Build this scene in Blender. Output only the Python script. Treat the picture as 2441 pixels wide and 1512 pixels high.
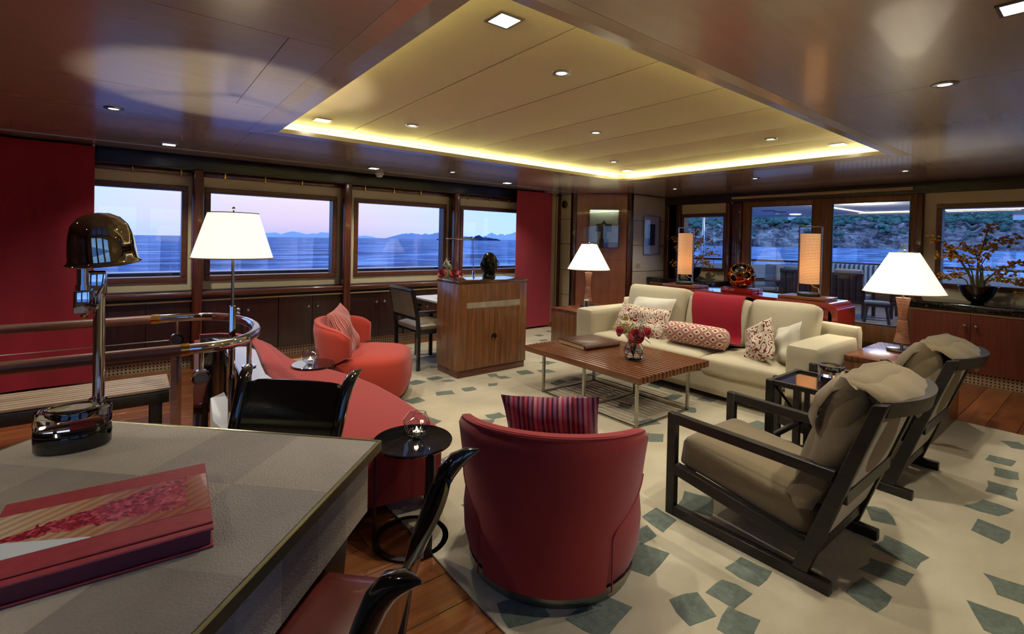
import bpy, bmesh, math, random
from mathutils import Vector, Matrix, Euler
random.seed(7)
PI = math.pi
scene = bpy.context.scene
for o in list(bpy.data.objects): bpy.data.objects.remove(o)
COL = scene.collection

# ------------------------------------------------------------------ camera
def make_camera():
    yaw, pitch, roll = math.radians(51.869), math.radians(-0.782), math.radians(1.230)
    f = Vector((math.cos(yaw)*math.cos(pitch), math.sin(yaw)*math.cos(pitch), math.sin(pitch)))
    r = f.cross(Vector((0, 0, 1))).normalized(); u = r.cross(f)
    r2 = r*math.cos(roll) + u*math.sin(roll); u2 = u*math.cos(roll) - r*math.sin(roll)
    cam = bpy.data.cameras.new('camera'); o = bpy.data.objects.new('camera', cam); COL.objects.link(o)
    m = Matrix((r2, u2, -f)).transposed().to_4x4(); m.translation = Vector((0, 0, 1.5))
    o.matrix_world = m
    cam.sensor_width = 36.0; cam.sensor_fit = 'HORIZONTAL'; cam.lens = 1150.5/2441*36.0
    cam.shift_y = -168.6/2441; cam.clip_start = 0.02; cam.clip_end = 20000
    scene.camera = o
make_camera()
vs = scene.view_settings
scene.display_settings.display_device = 'sRGB'
vs.view_transform = 'Standard'; vs.look = 'None'; vs.gamma = 1.0; vs.use_curve_mapping = False
vs.exposure = 0.12
cy = scene.cycles
cy.use_denoising = True; cy.caustics_reflective = False; cy.caustics_refractive = False
cy.sample_clamp_indirect = 3.0; cy.max_bounces = 7; cy.transparent_max_bounces = 10
cy.glossy_bounces = 3; cy.diffuse_bounces = 3; cy.transmission_bounces = 6
cy.use_light_tree = False; cy.use_adaptive_sampling = True; cy.adaptive_threshold = 0.05; cy.adaptive_min_samples = 16

def S(r, g, b):
    def c(v):
        v /= 255.0
        return v/12.92 if v <= 0.04045 else ((v+0.055)/1.055)**2.4
    return (c(r), c(g), c(b), 1.0)

# ------------------------------------------------------------------ sky (dusk: pale glow to port, deep blue aft)
def make_world():
    w = bpy.data.worlds.new('dusk_sky'); scene.world = w; w.use_nodes = True
    nt = w.node_tree; nt.nodes.clear(); L = nt.links.new
    tc = nt.nodes.new('ShaderNodeTexCoord')
    sep = nt.nodes.new('ShaderNodeSeparateXYZ'); L(tc.outputs['Generated'], sep.inputs[0])
    def math_(op, a, b=None, clamp=False):
        n = nt.nodes.new('ShaderNodeMath'); n.operation = op; n.use_clamp = clamp
        for i, v in enumerate((a, b)):
            if v is None: continue
            if isinstance(v, (int, float)): n.inputs[i].default_value = v
            else: L(v, n.inputs[i])
        return n.outputs[0]
    z = sep.outputs[2]
    # blue sky, darker upwards
    ramp = nt.nodes.new('ShaderNodeValToRGB'); L(math_('MAXIMUM', z, 0.0), ramp.inputs[0])
    e = ramp.color_ramp.elements
    e[0].position = 0.0; e[0].color = S(150, 178, 238)
    e[1].position = 1.0; e[1].color = S(112, 150, 228)
    k = ramp.color_ramp.elements.new(0.14); k.color = S(120, 165, 245)
    k = ramp.color_ramp.elements.new(0.45); k.color = S(118, 158, 238)
    bl = nt.nodes.new('ShaderNodeMixRGB'); bl.blend_type = 'MULTIPLY'; bl.inputs[0].default_value = 1.0; L(ramp.outputs[0], bl.inputs[1]); bl.inputs[2].default_value = (1.7, 2.05, 2.05, 1)
    # afterglow around one azimuth
    dot = nt.nodes.new('ShaderNodeVectorMath'); dot.operation = 'DOT_PRODUCT'
    L(tc.outputs['Generated'], dot.inputs[0]); a = math.radians(76)
    dot.inputs[1].default_value = (math.cos(a)*0.985, math.sin(a)*0.985, 0.17)
    g = math_('POWER', math_('MAXIMUM', dot.outputs['Value'], 0.0), 18.0)
    glow = nt.nodes.new('ShaderNodeValToRGB'); L(math_('MAXIMUM', z, 0.0), glow.inputs[0])
    e = glow.color_ramp.elements
    e[0].position = 0.0; e[0].color = S(196, 178, 232)
    e[1].position = 1.0; e[1].color = S(215, 222, 255)
    k = glow.color_ramp.elements.new(0.025); k.color = S(238, 208, 232)
    k = glow.color_ramp.elements.new(0.09); k.color = S(255, 246, 250)
    # soft cloud streaks
    mp = nt.nodes.new('ShaderNodeMapping'); mp.inputs['Scale'].default_value = (1.2, 1.2, 9.0)
    L(tc.outputs['Generated'], mp.inputs[0])
    nz = nt.nodes.new('ShaderNodeTexNoise'); nz.inputs['Scale'].default_value = 3.0; nz.inputs['Detail'].default_value = 5.0
    L(mp.outputs[0], nz.inputs[0])
    mr = nt.nodes.new('ShaderNodeMapRange'); mr.inputs[1].default_value = 0.42; mr.inputs[2].default_value = 0.75
    mr.inputs[3].default_value = 0.0; mr.inputs[4].default_value = 0.35; L(nz.outputs[0], mr.inputs[0])
    mix = nt.nodes.new('ShaderNodeMixRGB'); L(g, mix.inputs[0]); L(bl.outputs[0], mix.inputs[1]); L(glow.outputs[0], mix.inputs[2])
    m2 = nt.nodes.new('ShaderNodeMixRGB'); L(math_('MULTIPLY', mr.outputs[0], g), m2.inputs[0]); L(mix.outputs[0], m2.inputs[1]); m2.inputs[2].default_value = S(246, 222, 236)
    bg = nt.nodes.new('ShaderNodeBackground'); L(m2.outputs[0], bg.inputs[0]); bg.inputs[1].default_value = 1.0
    out = nt.nodes.new('ShaderNodeOutputWorld'); L(bg.outputs[0], out.inputs[0])
make_world()

# ------------------------------------------------------------------ mesh helpers
class MB:
    def __init__(s): s.bm = bmesh.new()
    def _xf(s, verts, M):
        if M is not None: bmesh.ops.transform(s.bm, matrix=M, verts=verts)
    def merge(s, tmp, M=None):
        me = bpy.data.meshes.new('tmp'); tmp.to_mesh(me); tmp.free()
        n = len(s.bm.verts); s.bm.from_mesh(me); bpy.data.meshes.remove(me)
        s.bm.verts.ensure_lookup_table()
        if M is not None: bmesh.ops.transform(s.bm, matrix=M, verts=s.bm.verts[n:])
        return s
    def box(s, a, b, bev=0.0, seg=2, M=None):
        t = bmesh.new(); bmesh.ops.create_cube(t, size=1.0)
        a = Vector(a); b = Vector(b)
        for v in t.verts: v.co = Vector(((v.co.x+.5)*(b.x-a.x)+a.x, (v.co.y+.5)*(b.y-a.y)+a.y, (v.co.z+.5)*(b.z-a.z)+a.z))
        if bev > 0: bmesh.ops.bevel(t, geom=list(t.edges), offset=bev, segments=seg, affect='EDGES', profile=0.5)
        return s.merge(t, M)
    def poly(s, pts, faces):
        vs_ = [s.bm.verts.new(p) for p in pts]
        for f in faces:
            try: s.bm.faces.new([vs_[i] for i in f])
            except ValueError: pass
        return s
    def rings(s, rings, closed=True, cap=True, loop=False):
        R = [[s.bm.verts.new(p) for p in r] for r in rings]; n = len(R[0]); m = len(R)
        for i in range(m if loop else m-1):
            A, B = R[i], R[(i+1) % m]
            for j in range(n if closed else n-1):
                k = (j+1) % n
                try: s.bm.faces.new((A[j], A[k], B[k], B[j]))
                except ValueError: pass
        if cap and closed and not loop:
            for r in (R[0][::-1], R[-1]):
                try: s.bm.faces.new(r)
                except ValueError: pass
        return s
    def cyl(s, p0, p1, r0, r1=None, n=16, cap=True):
        p0 = Vector(p0); p1 = Vector(p1); r1 = r0 if r1 is None else r1
        d = (p1-p0).normalized(); u = d.orthogonal().normalized(); w = d.cross(u)
        return s.rings([[p+(u*math.cos(2*PI*i/n)+w*math.sin(2*PI*i/n))*r for i in range(n)] for p, r in ((p0, r0), (p1, r1))], cap=cap)
    def tube(s, pts, r, n=10, loop=False, cap=True, flat=1.0):
        P = [Vector(p) for p in pts]; m = len(P); rr = r if isinstance(r, (list, tuple)) else [r]*m
        out = []; prev = None
        for i in range(m):
            if loop: t = (P[(i+1) % m]-P[i-1])
            else: t = P[min(i+1, m-1)]-P[max(i-1, 0)]
            t.normalize()
            if prev is None:
                u = t.cross(Vector((0, 0, 1)))
                if u.length < 1e-3: u = t.orthogonal()
                u.normalize()
            else:
                u = prev - t*prev.dot(t)
                if u.length < 1e-6: u = t.orthogonal()
                u.normalize()
            prev = u; w = t.cross(u)
            out.append([P[i]+(u*math.cos(2*PI*j/n)+w*math.sin(2*PI*j/n)*flat)*rr[i] for j in range(n)])
        return s.rings(out, cap=cap, loop=loop)
    def lathe(s, prof, n=32, c=(0, 0, 0), sx=1.0, sy=1.0, cap=True):
        c = Vector(c)
        return s.rings([[c+Vector((r*sx*math.cos(2*PI*j/n), r*sy*math.sin(2*PI*j/n), z)) for j in range(n)] for r, z in prof], cap=cap)
    def prism(s, poly, z0, z1, bev=0.0, seg=2, M=None):
        t = bmesh.new()
        vs_ = [t.verts.new((x, y, z0)) for x, y in poly]; f = t.faces.new(vs_)
        r = bmesh.ops.extrude_face_region(t, geom=[f])
        bmesh.ops.translate(t, vec=(0, 0, z1-z0), verts=[g for g in r['geom'] if isinstance(g, bmesh.types.BMVert)])
        bmesh.ops.recalc_face_normals(t, faces=t.faces)
        if bev > 0:
            ed = [e for e in t.edges if not (abs(e.verts[0].co.z-e.verts[1].co.z) > 1e-6)]
            bmesh.ops.bevel(t, geom=ed, offset=bev, segments=seg, affect='EDGES', profile=0.5)
        return s.merge(t, M)
    def bars(s, plane_pts, x0, x1):
        # side profile (list of (y,z)) extruded along x
        t = bmesh.new(); vs_ = [t.verts.new((x0, y, z)) for y, z in plane_pts]; f = t.faces.new(vs_)
        r = bmesh.ops.extrude_face_region(t, geom=[f])
        bmesh.ops.translate(t, vec=(x1-x0, 0, 0), verts=[g for g in r['geom'] if isinstance(g, bmesh.types.BMVert)])
        bmesh.ops.recalc_face_normals(t, faces=t.faces)
        bmesh.ops.bevel(t, geom=list(t.edges), offset=0.003, segments=1, affect='EDGES')
        return s.merge(t)
    ICO = None
    def blob(s, Mx):
        if MB.ICO is None:
            q = bmesh.new(); bmesh.ops.create_icosphere(q, subdivisions=1, radius=1.0); q.verts.index_update(); MB.ICO = ([v.co.copy() for v in q.verts], [[v.index for v in f.verts] for f in q.faces]); q.free()
        vs_ = [s.bm.verts.new(Mx @ v) for v in MB.ICO[0]]
        for f in MB.ICO[1]: s.bm.faces.new([vs_[i] for i in f])
        return s
    def sphere(s, c, r, seg=16, rings=10):
        if seg <= 6: return s.blob(Matrix.Translation(Vector(c)) @ Matrix.Diagonal((r, r, r, 1)))
        t = bmesh.new(); bmesh.ops.create_uvsphere(t, u_segments=seg, v_segments=rings, radius=1.0)
        R = r if isinstance(r, (tuple, list)) else (r, r, r)
        return s.merge(t, Matrix.Translation(Vector(c)) @ Matrix.Diagonal((R[0], R[1], R[2], 1)))
    def soft(s, a, b, rad, n=10, bulge=(0, 0, 0), M=None, noise=0.0, seed=0):
        # upholstered block: rounded, bulging on the chosen axes
        a = Vector(a); b = Vector(b); c = (a+b)/2; h = (b-a)/2; t = bmesh.new()
        rnd = random.Random(seed); ph = [rnd.uniform(0, 6.28) for _ in range(6)]
        bmesh.ops.create_cube(t, size=2.0); bmesh.ops.subdivide_edges(t, edges=list(t.edges), cuts=n, use_grid_fill=True)
        for v in t.verts:
            p = v.co.copy()
            q = Vector((p.x*h.x, p.y*h.y, p.z*h.z))
            rr = [min(rad, h.x), min(rad, h.y), min(rad, h.z)]
            inn = Vector((max(-h.x+rr[0], min(h.x-rr[0], q.x)), max(-h.y+rr[1], min(h.y-rr[1], q.y)), max(-h.z+rr[2], min(h.z-rr[2], q.z))))
            d = q-inn
            if d.length > 1e-9:
                l = max(abs(d.x)/rr[0] if rr[0] else 0, abs(d.y)/rr[1] if rr[1] else 0, abs(d.z)/rr[2] if rr[2] else 0)
                d2 = Vector((d.x/rr[0], d.y/rr[1], d.z/rr[2])); d2 = d2.normalized()*l
                q = inn+Vector((d2.x*rr[0], d2.y*rr[1], d2.z*rr[2]))
            f = lambda k: (1-k*k) if abs(k) < 1 else 0.0
            q.z += bulge[2]*p.z*f(p.x)*f(p.y); q.x += bulge[0]*p.x*f(p.z)*f(p.y); q.y += bulge[1]*p.y*f(p.x)*f(p.z)
            if noise:
                q += Vector((math.sin(q.y*9+ph[0])*math.sin(q.z*7+ph[1]), math.sin(q.x*8+ph[2])*math.sin(q.z*9+ph[3]), math.sin(q.x*7+ph[4])*math.sin(q.y*8+ph[5])))*noise
            v.co = q+c
        return s.merge(t, M)
    def pillow(s, w, h, t_, n=18, M=None, seed=0, pinch=0.06, noise=0.012):
        rnd = random.Random(seed); ph = [rnd.uniform(0, 6.28) for _ in range(4)]
        def pt(u, v, sg):
            k = 1-pinch*(1-abs(u)**2)*abs(v)**3; k2 = 1-pinch*(1-abs(v)**2)*abs(u)**3
            x = u*w/2*k2; y = v*h/2*k
            th = max(0.0, (1-abs(u)**2.6))**.55*max(0.0, (1-abs(v)**2.6))**.55
            z = sg*t_/2*th + noise*th*(math.sin(u*5+v*3+ph[0])+math.sin(v*6-u*2+ph[1]))
            return Vector((x, y, z))
        t = bmesh.new()
        for sg in (1, -1):
            g = [[t.verts.new(pt(-1+2*i/n, -1+2*j/n, sg)) for j in range(n+1)] for i in range(n+1)]
            for i in range(n):
                for j in range(n):
                    q = (g[i][j], g[i+1][j], g[i+1][j+1], g[i][j+1]); t.faces.new(q if sg > 0 else q[::-1])
        bmesh.ops.remove_doubles(t, verts=t.verts, dist=1e-5)
        return s.merge(t, M)
    def build(s, name, m, parent=None, smooth=True, ang=38):
        me = bpy.data.meshes.new(name)
        bmesh.ops.recalc_face_normals(s.bm, faces=s.bm.faces)
        s.bm.to_mesh(me); s.bm.free()
        if smooth:
            me.polygons.foreach_set('use_smooth', [True]*len(me.polygons)); me.set_sharp_from_angle(angle=math.radians(ang))
        me.materials.append(m)
        return link(name, me, parent)
def link(name, me, parent=None):
    o = bpy.data.objects.new(name, me); COL.objects.link(o)
    if parent is not None: o.parent = parent
    return o
def thing(name, label, cat, loc=(0, 0, 0), rz=0.0, group=None):
    o = bpy.data.objects.new(name, None); COL.objects.link(o); o.empty_display_size = 0.1
    o.location = loc; o.rotation_euler = (0, 0, rz); o['label'] = label; o['category'] = cat
    if group: o['group'] = group
    return o
def tag(o, label, cat, group=None, kind=None):
    o['label'] = label; o['category'] = cat
    if group: o['group'] = group
    if kind: o['kind'] = kind
    return o
def struct(o, label=None):
    o['kind'] = 'structure'
    if label: o['label'] = label; o['category'] = o.name.split('_')[0].split('.')[0]
    return o
def sempty(name, label, cat, loc=(0, 0, 0), rz=0.0):
    o = thing(name, label, cat, loc, rz); o['kind'] = 'structure'; return o
def copy_tree(o, parent=None):
    c = o.copy(); COL.objects.link(c); c.parent = parent
    for ch in o.children: copy_tree(ch, c)
    return c
def again(name, src, parent, loc, rz=0.0):
    o = bpy.data.objects.new(name, src.data); COL.objects.link(o); o.parent = parent; o.location = loc; o.rotation_euler = (0, 0, rz); return o
def lamp(parent, loc, typ, power, color, size=0.03, spot=None, blend=0.4, rot=None):
    d = bpy.data.lights.new('bulb_light', typ); d.energy = power; d.color = color[:3]
    if typ in ('POINT', 'SPOT'): d.shadow_soft_size = size
    if typ == 'SPOT': d.spot_size = math.radians(spot); d.spot_blend = blend
    o = bpy.data.objects.new('bulb_light', d); COL.objects.link(o); o.parent = parent; o.location = loc
    if rot: o.rotation_euler = rot
    return o

# ------------------------------------------------------------------ materials
def new_mat(name):
    m = bpy.data.materials.new(name); m.use_nodes = True; nt = m.node_tree; nt.nodes.clear()
    out = nt.nodes.new('ShaderNodeOutputMaterial'); b = nt.nodes.new('ShaderNodeBsdfPrincipled')
    nt.links.new(b.outputs[0], out.inputs[0]); return m, nt, b, out
def setp(b, **k):
    for n, v in k.items():
        n = n.replace('_', ' ')
        if n in b.inputs: b.inputs[n].default_value = v
def pm(name, c1, c2=None, scale=6.0, stretch=(1, 1, 1), rough=0.5, metal=0.0, bump=0.0, bscale=None, bstretch=None, coat=0.0, spec=0.5, detail=4.0, sheen=0.0, lo=0.35, hi=0.65, dist=0.0, roughvar=0.0, coatrough=0.05):
    m, nt, b, out = new_mat(name); L = nt.links.new
    setp(b, Roughness=rough, Metallic=metal); b.inputs['Specular IOR Level'].default_value = spec
    b.inputs['Coat Weight'].default_value = coat; b.inputs['Coat Roughness'].default_value = coatrough; b.inputs['Sheen Weight'].default_value = sheen
    tc = nt.nodes.new('ShaderNodeTexCoord')
    def noise(sc, st, det):
        mp = nt.nodes.new('ShaderNodeMapping'); mp.inputs['Scale'].default_value = st; L(tc.outputs['Object'], mp.inputs[0])
        n = nt.nodes.new('ShaderNodeTexNoise'); n.inputs['Scale'].default_value = sc; n.inputs['Detail'].default_value = det; n.inputs['Distortion'].default_value = dist
        L(mp.outputs[0], n.inputs['Vector']); return n
    if c2 is None: b.inputs['Base Color'].default_value = c1
    else:
        n = noise(scale, stretch, detail); r = nt.nodes.new('ShaderNodeValToRGB'); L(n.outputs[0], r.inputs[0])
        r.color_ramp.elements[0].position = lo; r.color_ramp.elements[0].color = c1; r.color_ramp.elements[1].position = hi; r.color_ramp.elements[1].color = c2
        L(r.outputs[0], b.inputs['Base Color'])
        if roughvar:
            mr = nt.nodes.new('ShaderNodeMapRange'); mr.inputs[3].default_value = rough-roughvar; mr.inputs[4].default_value = rough+roughvar
            L(n.outputs[0], mr.inputs[0]); L(mr.outputs[0], b.inputs['Roughness'])
    if bump:
        n2 = noise(bscale or scale*3, bstretch or stretch, 3.0); bp = nt.nodes.new('ShaderNodeBump'); bp.inputs['Strength'].default_value = bump; bp.inputs['Distance'].default_value = 0.01
        L(n2.outputs[0], bp.inputs['Height']); L(bp.outputs[0], b.inputs['Normal'])
    return m
def emis(name, col, strength):
    m = bpy.data.materials.new(name); m.use_nodes = True; nt = m.node_tree; nt.nodes.clear()
    e = nt.nodes.new('ShaderNodeEmission'); e.inputs[0].default_value = col; e.inputs[1].default_value = strength
    o = nt.nodes.new('ShaderNodeOutputMaterial'); nt.links.new(e.outputs[0], o.inputs[0]); return m
def glass(name, col=(1, 1, 1, 1), ior=1.45, rough=0.0):
    m, nt, b, out = new_mat(name); setp(b, Roughness=rough, IOR=ior); b.inputs['Base Color'].default_value = col
    b.inputs['Transmission Weight'].default_value = 1.0; return m
def pane(name, tint=(1, 1, 1, 1)):
    m = bpy.data.materials.new(name); m.use_nodes = True; nt = m.node_tree; nt.nodes.clear(); L = nt.links.new
    t = nt.nodes.new('ShaderNodeBsdfTransparent'); t.inputs[0].default_value = tint
    g = nt.nodes.new('ShaderNodeBsdfGlossy'); g.inputs['Roughness'].default_value = 0.0
    lw = nt.nodes.new('ShaderNodeLayerWeight'); lw.inputs[0].default_value = .5
    pw = nt.nodes.new('ShaderNodeMath'); pw.operation = 'POWER'; pw.inputs[1].default_value = 5.0; L(lw.outputs['Facing'], pw.inputs[0])
    f = nt.nodes.new('ShaderNodeMath'); f.operation = 'MULTIPLY_ADD'; f.inputs[1].default_value = .96; f.inputs[2].default_value = .04; L(pw.outputs[0], f.inputs[0])
    x = nt.nodes.new('ShaderNodeMixShader'); o = nt.nodes.new('ShaderNodeOutputMaterial')
    L(f.outputs[0], x.inputs[0]); L(t.outputs[0], x.inputs[1]); L(g.outputs[0], x.inputs[2]); L(x.outputs[0], o.inputs[0]); return m
def wood(name, c1, c2, axis=0, scale=1.0, rough=0.35, coat=0.0, bump=0.05, contrast=0.18):
    st = [14, 14, 14]; st[axis] = 0.9
    return pm(name, c1, c2, scale=2.2*scale, stretch=tuple(st), rough=rough, coat=coat, bump=bump, bscale=6*scale, lo=.5-contrast, hi=.5+contrast, detail=6, dist=0.6)
def weave(name, c1, c2, s=900, rough=0.95, bump=0.35, big=None, sheen=0.2):
    # cloth: fine crossed threads and slow colour drift
    m, nt, b, out = new_mat(name); L = nt.links.new; setp(b, Roughness=rough); b.inputs['Sheen Weight'].default_value = sheen; b.inputs['Specular IOR Level'].default_value = 0.2
    tc = nt.nodes.new('ShaderNodeTexCoord')
    n = nt.nodes.new('ShaderNodeTexNoise'); n.inputs['Scale'].default_value = s*0.25; n.inputs['Detail'].default_value = 3.0; L(tc.outputs['Object'], n.inputs['Vector'])
    mx = nt.nodes.new('ShaderNodeMixRGB'); mx.inputs[1].default_value = c1; mx.inputs[2].default_value = c2; L(n.outputs[0], mx.inputs[0])
    L(mx.outputs[0], b.inputs['Base Color'])
    mp = nt.nodes.new('ShaderNodeMapping'); mp.inputs['Scale'].default_value = (1, 1, 2.5); L(tc.outputs['Object'], mp.inputs[0])
    n2 = nt.nodes.new('ShaderNodeTexNoise'); n2.inputs['Scale'].default_value = s*0.4; n2.inputs['Detail'].default_value = 2.0; L(mp.outputs[0], n2.inputs['Vector'])
    bp = nt.nodes.new('ShaderNodeBump'); bp.inputs['Strength'].default_value = bump; bp.inputs['Distance'].default_value = 0.004; L(n2.outputs[0], bp.inputs['Height']); L(bp.outputs[0], b.inputs['Normal'])
    return m
def stripes(name, cols, axis=0, scale=1.0, rough=0.9):
    # bands of colour across one axis: cols = [(pos, colour)...] repeated every 1/scale metres
    m, nt, b, out = new_mat(name); L = nt.links.new; setp(b, Roughness=rough); b.inputs['Sheen Weight'].default_value = 0.3; b.inputs['Specular IOR Level'].default_value = 0.2
    tc = nt.nodes.new('ShaderNodeTexCoord'); sp = nt.nodes.new('ShaderNodeSeparateXYZ'); L(tc.outputs['Object'], sp.inputs[0])
    mu = nt.nodes.new('ShaderNodeMath'); mu.operation = 'MULTIPLY'; mu.inputs[1].default_value = scale; L(sp.outputs[axis], mu.inputs[0])
    fr = nt.nodes.new('ShaderNodeMath'); fr.operation = 'FRACT'; L(mu.outputs[0], fr.inputs[0])
    r = nt.nodes.new('ShaderNodeValToRGB'); r.color_ramp.interpolation = 'CONSTANT'; L(fr.outputs[0], r.inputs[0])
    e = r.color_ramp.elements; e[0].position, e[0].color = cols[0]; e[1].position, e[1].color = cols[1]
    for p, c in cols[2:]: e.new(p).color = c
    L(r.outputs[0], b.inputs['Base Color'])
    n2 = nt.nodes.new('ShaderNodeTexNoise'); n2.inputs['Scale'].default_value = 300; L(tc.outputs['Object'], n2.inputs['Vector'])
    bp = nt.nodes.new('ShaderNodeBump'); bp.inputs['Strength'].default_value = 0.3; bp.inputs['Distance'].default_value = 0.003; L(n2.outputs[0], bp.inputs['Height']); L(bp.outputs[0], b.inputs['Normal'])
    return m
def squiggle(name):
    # cream linen printed with short wandering dark red strokes
    m, nt, b, out = new_mat(name); L = nt.links.new; setp(b, Roughness=0.9); b.inputs['Specular IOR Level'].default_value = 0.2
    tc = nt.nodes.new('ShaderNodeTexCoord')
    n = nt.nodes.new('ShaderNodeTexNoise'); n.inputs['Scale'].default_value = 11.0; n.inputs['Detail'].default_value = 1.0; L(tc.outputs['Object'], n.inputs['Vector'])
    mu = nt.nodes.new('ShaderNodeMath'); mu.operation = 'MULTIPLY'; mu.inputs[1].default_value = 8.0; L(n.outputs[0], mu.inputs[0])
    fr = nt.nodes.new('ShaderNodeMath'); fr.operation = 'FRACT'; L(mu.outputs[0], fr.inputs[0])
    lt = nt.nodes.new('ShaderNodeMath'); lt.operation = 'LESS_THAN'; lt.inputs[1].default_value = 0.34; L(fr.outputs[0], lt.inputs[0])
    n3 = nt.nodes.new('ShaderNodeTexNoise'); n3.inputs['Scale'].default_value = 34.0; L(tc.outputs['Object'], n3.inputs['Vector'])
    g = nt.nodes.new('ShaderNodeMath'); g.operation = 'GREATER_THAN'; g.inputs[1].default_value = 0.40; L(n3.outputs[0], g.inputs[0])
    a = nt.nodes.new('ShaderNodeMath'); a.operation = 'MULTIPLY'; L(lt.outputs[0], a.inputs[0]); L(g.outputs[0], a.inputs[1])
    mx = nt.nodes.new('ShaderNodeMixRGB'); mx.inputs[1].default_value = S(226, 214, 188); mx.inputs[2].default_value = S(128, 44, 48); L(a.outputs[0], mx.inputs[0]); L(mx.outputs[0], b.inputs['Base Color'])
    return m
def lattice(name):
    # cream bolster cloth with a red diamond lattice, a small brown square in every diamond
    m, nt, b, out = new_mat(name); L = nt.links.new; setp(b, Roughness=0.9)
    def M_(op, a, bb=None):
        n = nt.nodes.new('ShaderNodeMath'); n.operation = op
        for i, v in enumerate((a, bb)):
            if v is None: continue
            if isinstance(v, (int, float)): n.inputs[i].default_value = v
            else: L(v, n.inputs[i])
        return n.outputs[0]
    tc = nt.nodes.new('ShaderNodeTexCoord'); sp = nt.nodes.new('ShaderNodeSeparateXYZ'); L(tc.outputs['Object'], sp.inputs[0])
    ang = M_('ARCTAN2', sp.outputs[2], sp.outputs[0]); u = M_('MULTIPLY', ang, 14/(2*PI)); v = M_('MULTIPLY', sp.outputs[1], 17.0)
    p = M_('FRACT', M_('ADD', M_('MULTIPLY', M_('ADD', u, v), 0.5), 50.0)); q = M_('FRACT', M_('ADD', M_('MULTIPLY', M_('SUBTRACT', u, v), 0.5), 50.0))
    dp = M_('ABSOLUTE', M_('SUBTRACT', p, 0.5)); dq = M_('ABSOLUTE', M_('SUBTRACT', q, 0.5)); mx_ = M_('MAXIMUM', dp, dq)
    line = M_('MULTIPLY', M_('GREATER_THAN', mx_, 0.37), M_('LESS_THAN', mx_, 0.47)); dotm = M_('LESS_THAN', mx_, 0.15); n = nt.nodes.new('ShaderNodeTexNoise'); n.inputs['Scale'].default_value = 60; L(tc.outputs['Object'], n.inputs['Vector'])
    a = nt.nodes.new('ShaderNodeMixRGB'); a.inputs[1].default_value = S(226, 208, 184); a.inputs[2].default_value = S(160, 34, 42); L(line, a.inputs[0])
    c = nt.nodes.new('ShaderNodeMixRGB'); L(dotm, c.inputs[0]); L(a.outputs[0], c.inputs[1]); c.inputs[2].default_value = S(112, 52, 44); L(c.outputs[0], b.inputs['Base Color']); return m

M = {}
M['chrome'] = pm('polished_chrome', S(200, 200, 202), rough=0.06, metal=1.0)
M['steel'] = pm('brushed_steel', S(176, 172, 162), S(150, 148, 140), scale=8, stretch=(1, 1, 12), rough=0.28, metal=1.0)
M['gold'] = pm('polished_brass', S(200, 150, 70), rough=0.15, metal=1.0)
M['mahog'] = wood('mahogany_upright', S(70, 32, 22), S(104, 52, 34), axis=2, rough=0.25, coat=0.5)
M['mahog_x'] = wood('mahogany_lengthwise', S(66, 30, 21), S(104, 52, 34), axis=0, rough=0.25, coat=0.5)
M['mahog_y'] = wood('mahogany_crosswise', S(50, 22, 15), S(84, 40, 25), axis=1, rough=0.25, coat=0.5)
M['cab_left'] = wood('dark_mahogany_veneer', S(46, 24, 22), S(60, 33, 29), axis=2, rough=0.3, coat=0.2)
M['cab_right'] = wood('red_mahogany_veneer', S(100, 48, 35), S(122, 63, 46), axis=2, rough=0.3, coat=0.2)
M['frame'] = wood('window_frame_wood', S(84, 46, 30), S(112, 64, 42), axis=0, rough=0.35)
M['frame_z'] = wood('door_frame_wood', S(118, 78, 46), S(148, 102, 64), axis=2, rough=0.4)
M['cream'] = pm('cream_leather_panel', S(206, 192, 156), S(214, 200, 164), scale=3, rough=0.55, bump=0.03, bscale=200)
M['cream_trim'] = pm('cream_trim', S(190, 168, 124), rough=0.5)
M['greypanel'] = pm('pale_grey_leather_panel', S(208, 200, 184), S(216, 208, 192), scale=2, rough=0.5, bump=0.03, bscale=150)
M['dark'] = pm('dark_recess_lacquer', S(26, 24, 26), rough=0.3)
M['darkwood'] = wood('dark_wood_head', S(36, 22, 16), S(52, 34, 24), axis=1, rough=0.35)
M['ceil'] = pm('satin_lacquer_ceiling', S(198, 186, 166), S(204, 192, 172), scale=2.5, stretch=(1, 8, 1), rough=0.27, metal=0.45, spec=0.6, coat=0.35, coatrough=0.08)
M['cove_panel'] = pm('shagreen_ceiling_panel', S(206, 190, 158), S(214, 198, 166), scale=260, rough=0.55, bump=0.12, bscale=420, spec=0.4)
M['white'] = pm('white_paint', S(225, 225, 222), rough=0.4)
M['black'] = pm('black_lacquer', S(16, 16, 14), rough=0.12, coat=0.6)
M['blackwood'] = wood('black_stained_oak', S(20, 18, 15), S(38, 34, 27), axis=1, rough=0.42, bump=0.15)
M['blackplain'] = pm('black_metal', S(22, 22, 22), rough=0.35)
M['glasspane'] = pane('window_glass')
M['curtain'] = pm('crimson_curtain_cloth', S(146, 16, 40), S(164, 22, 46), scale=4, stretch=(1, 1, .3), rough=0.85, sheen=0.4, bump=0.1, bscale=400)

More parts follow.
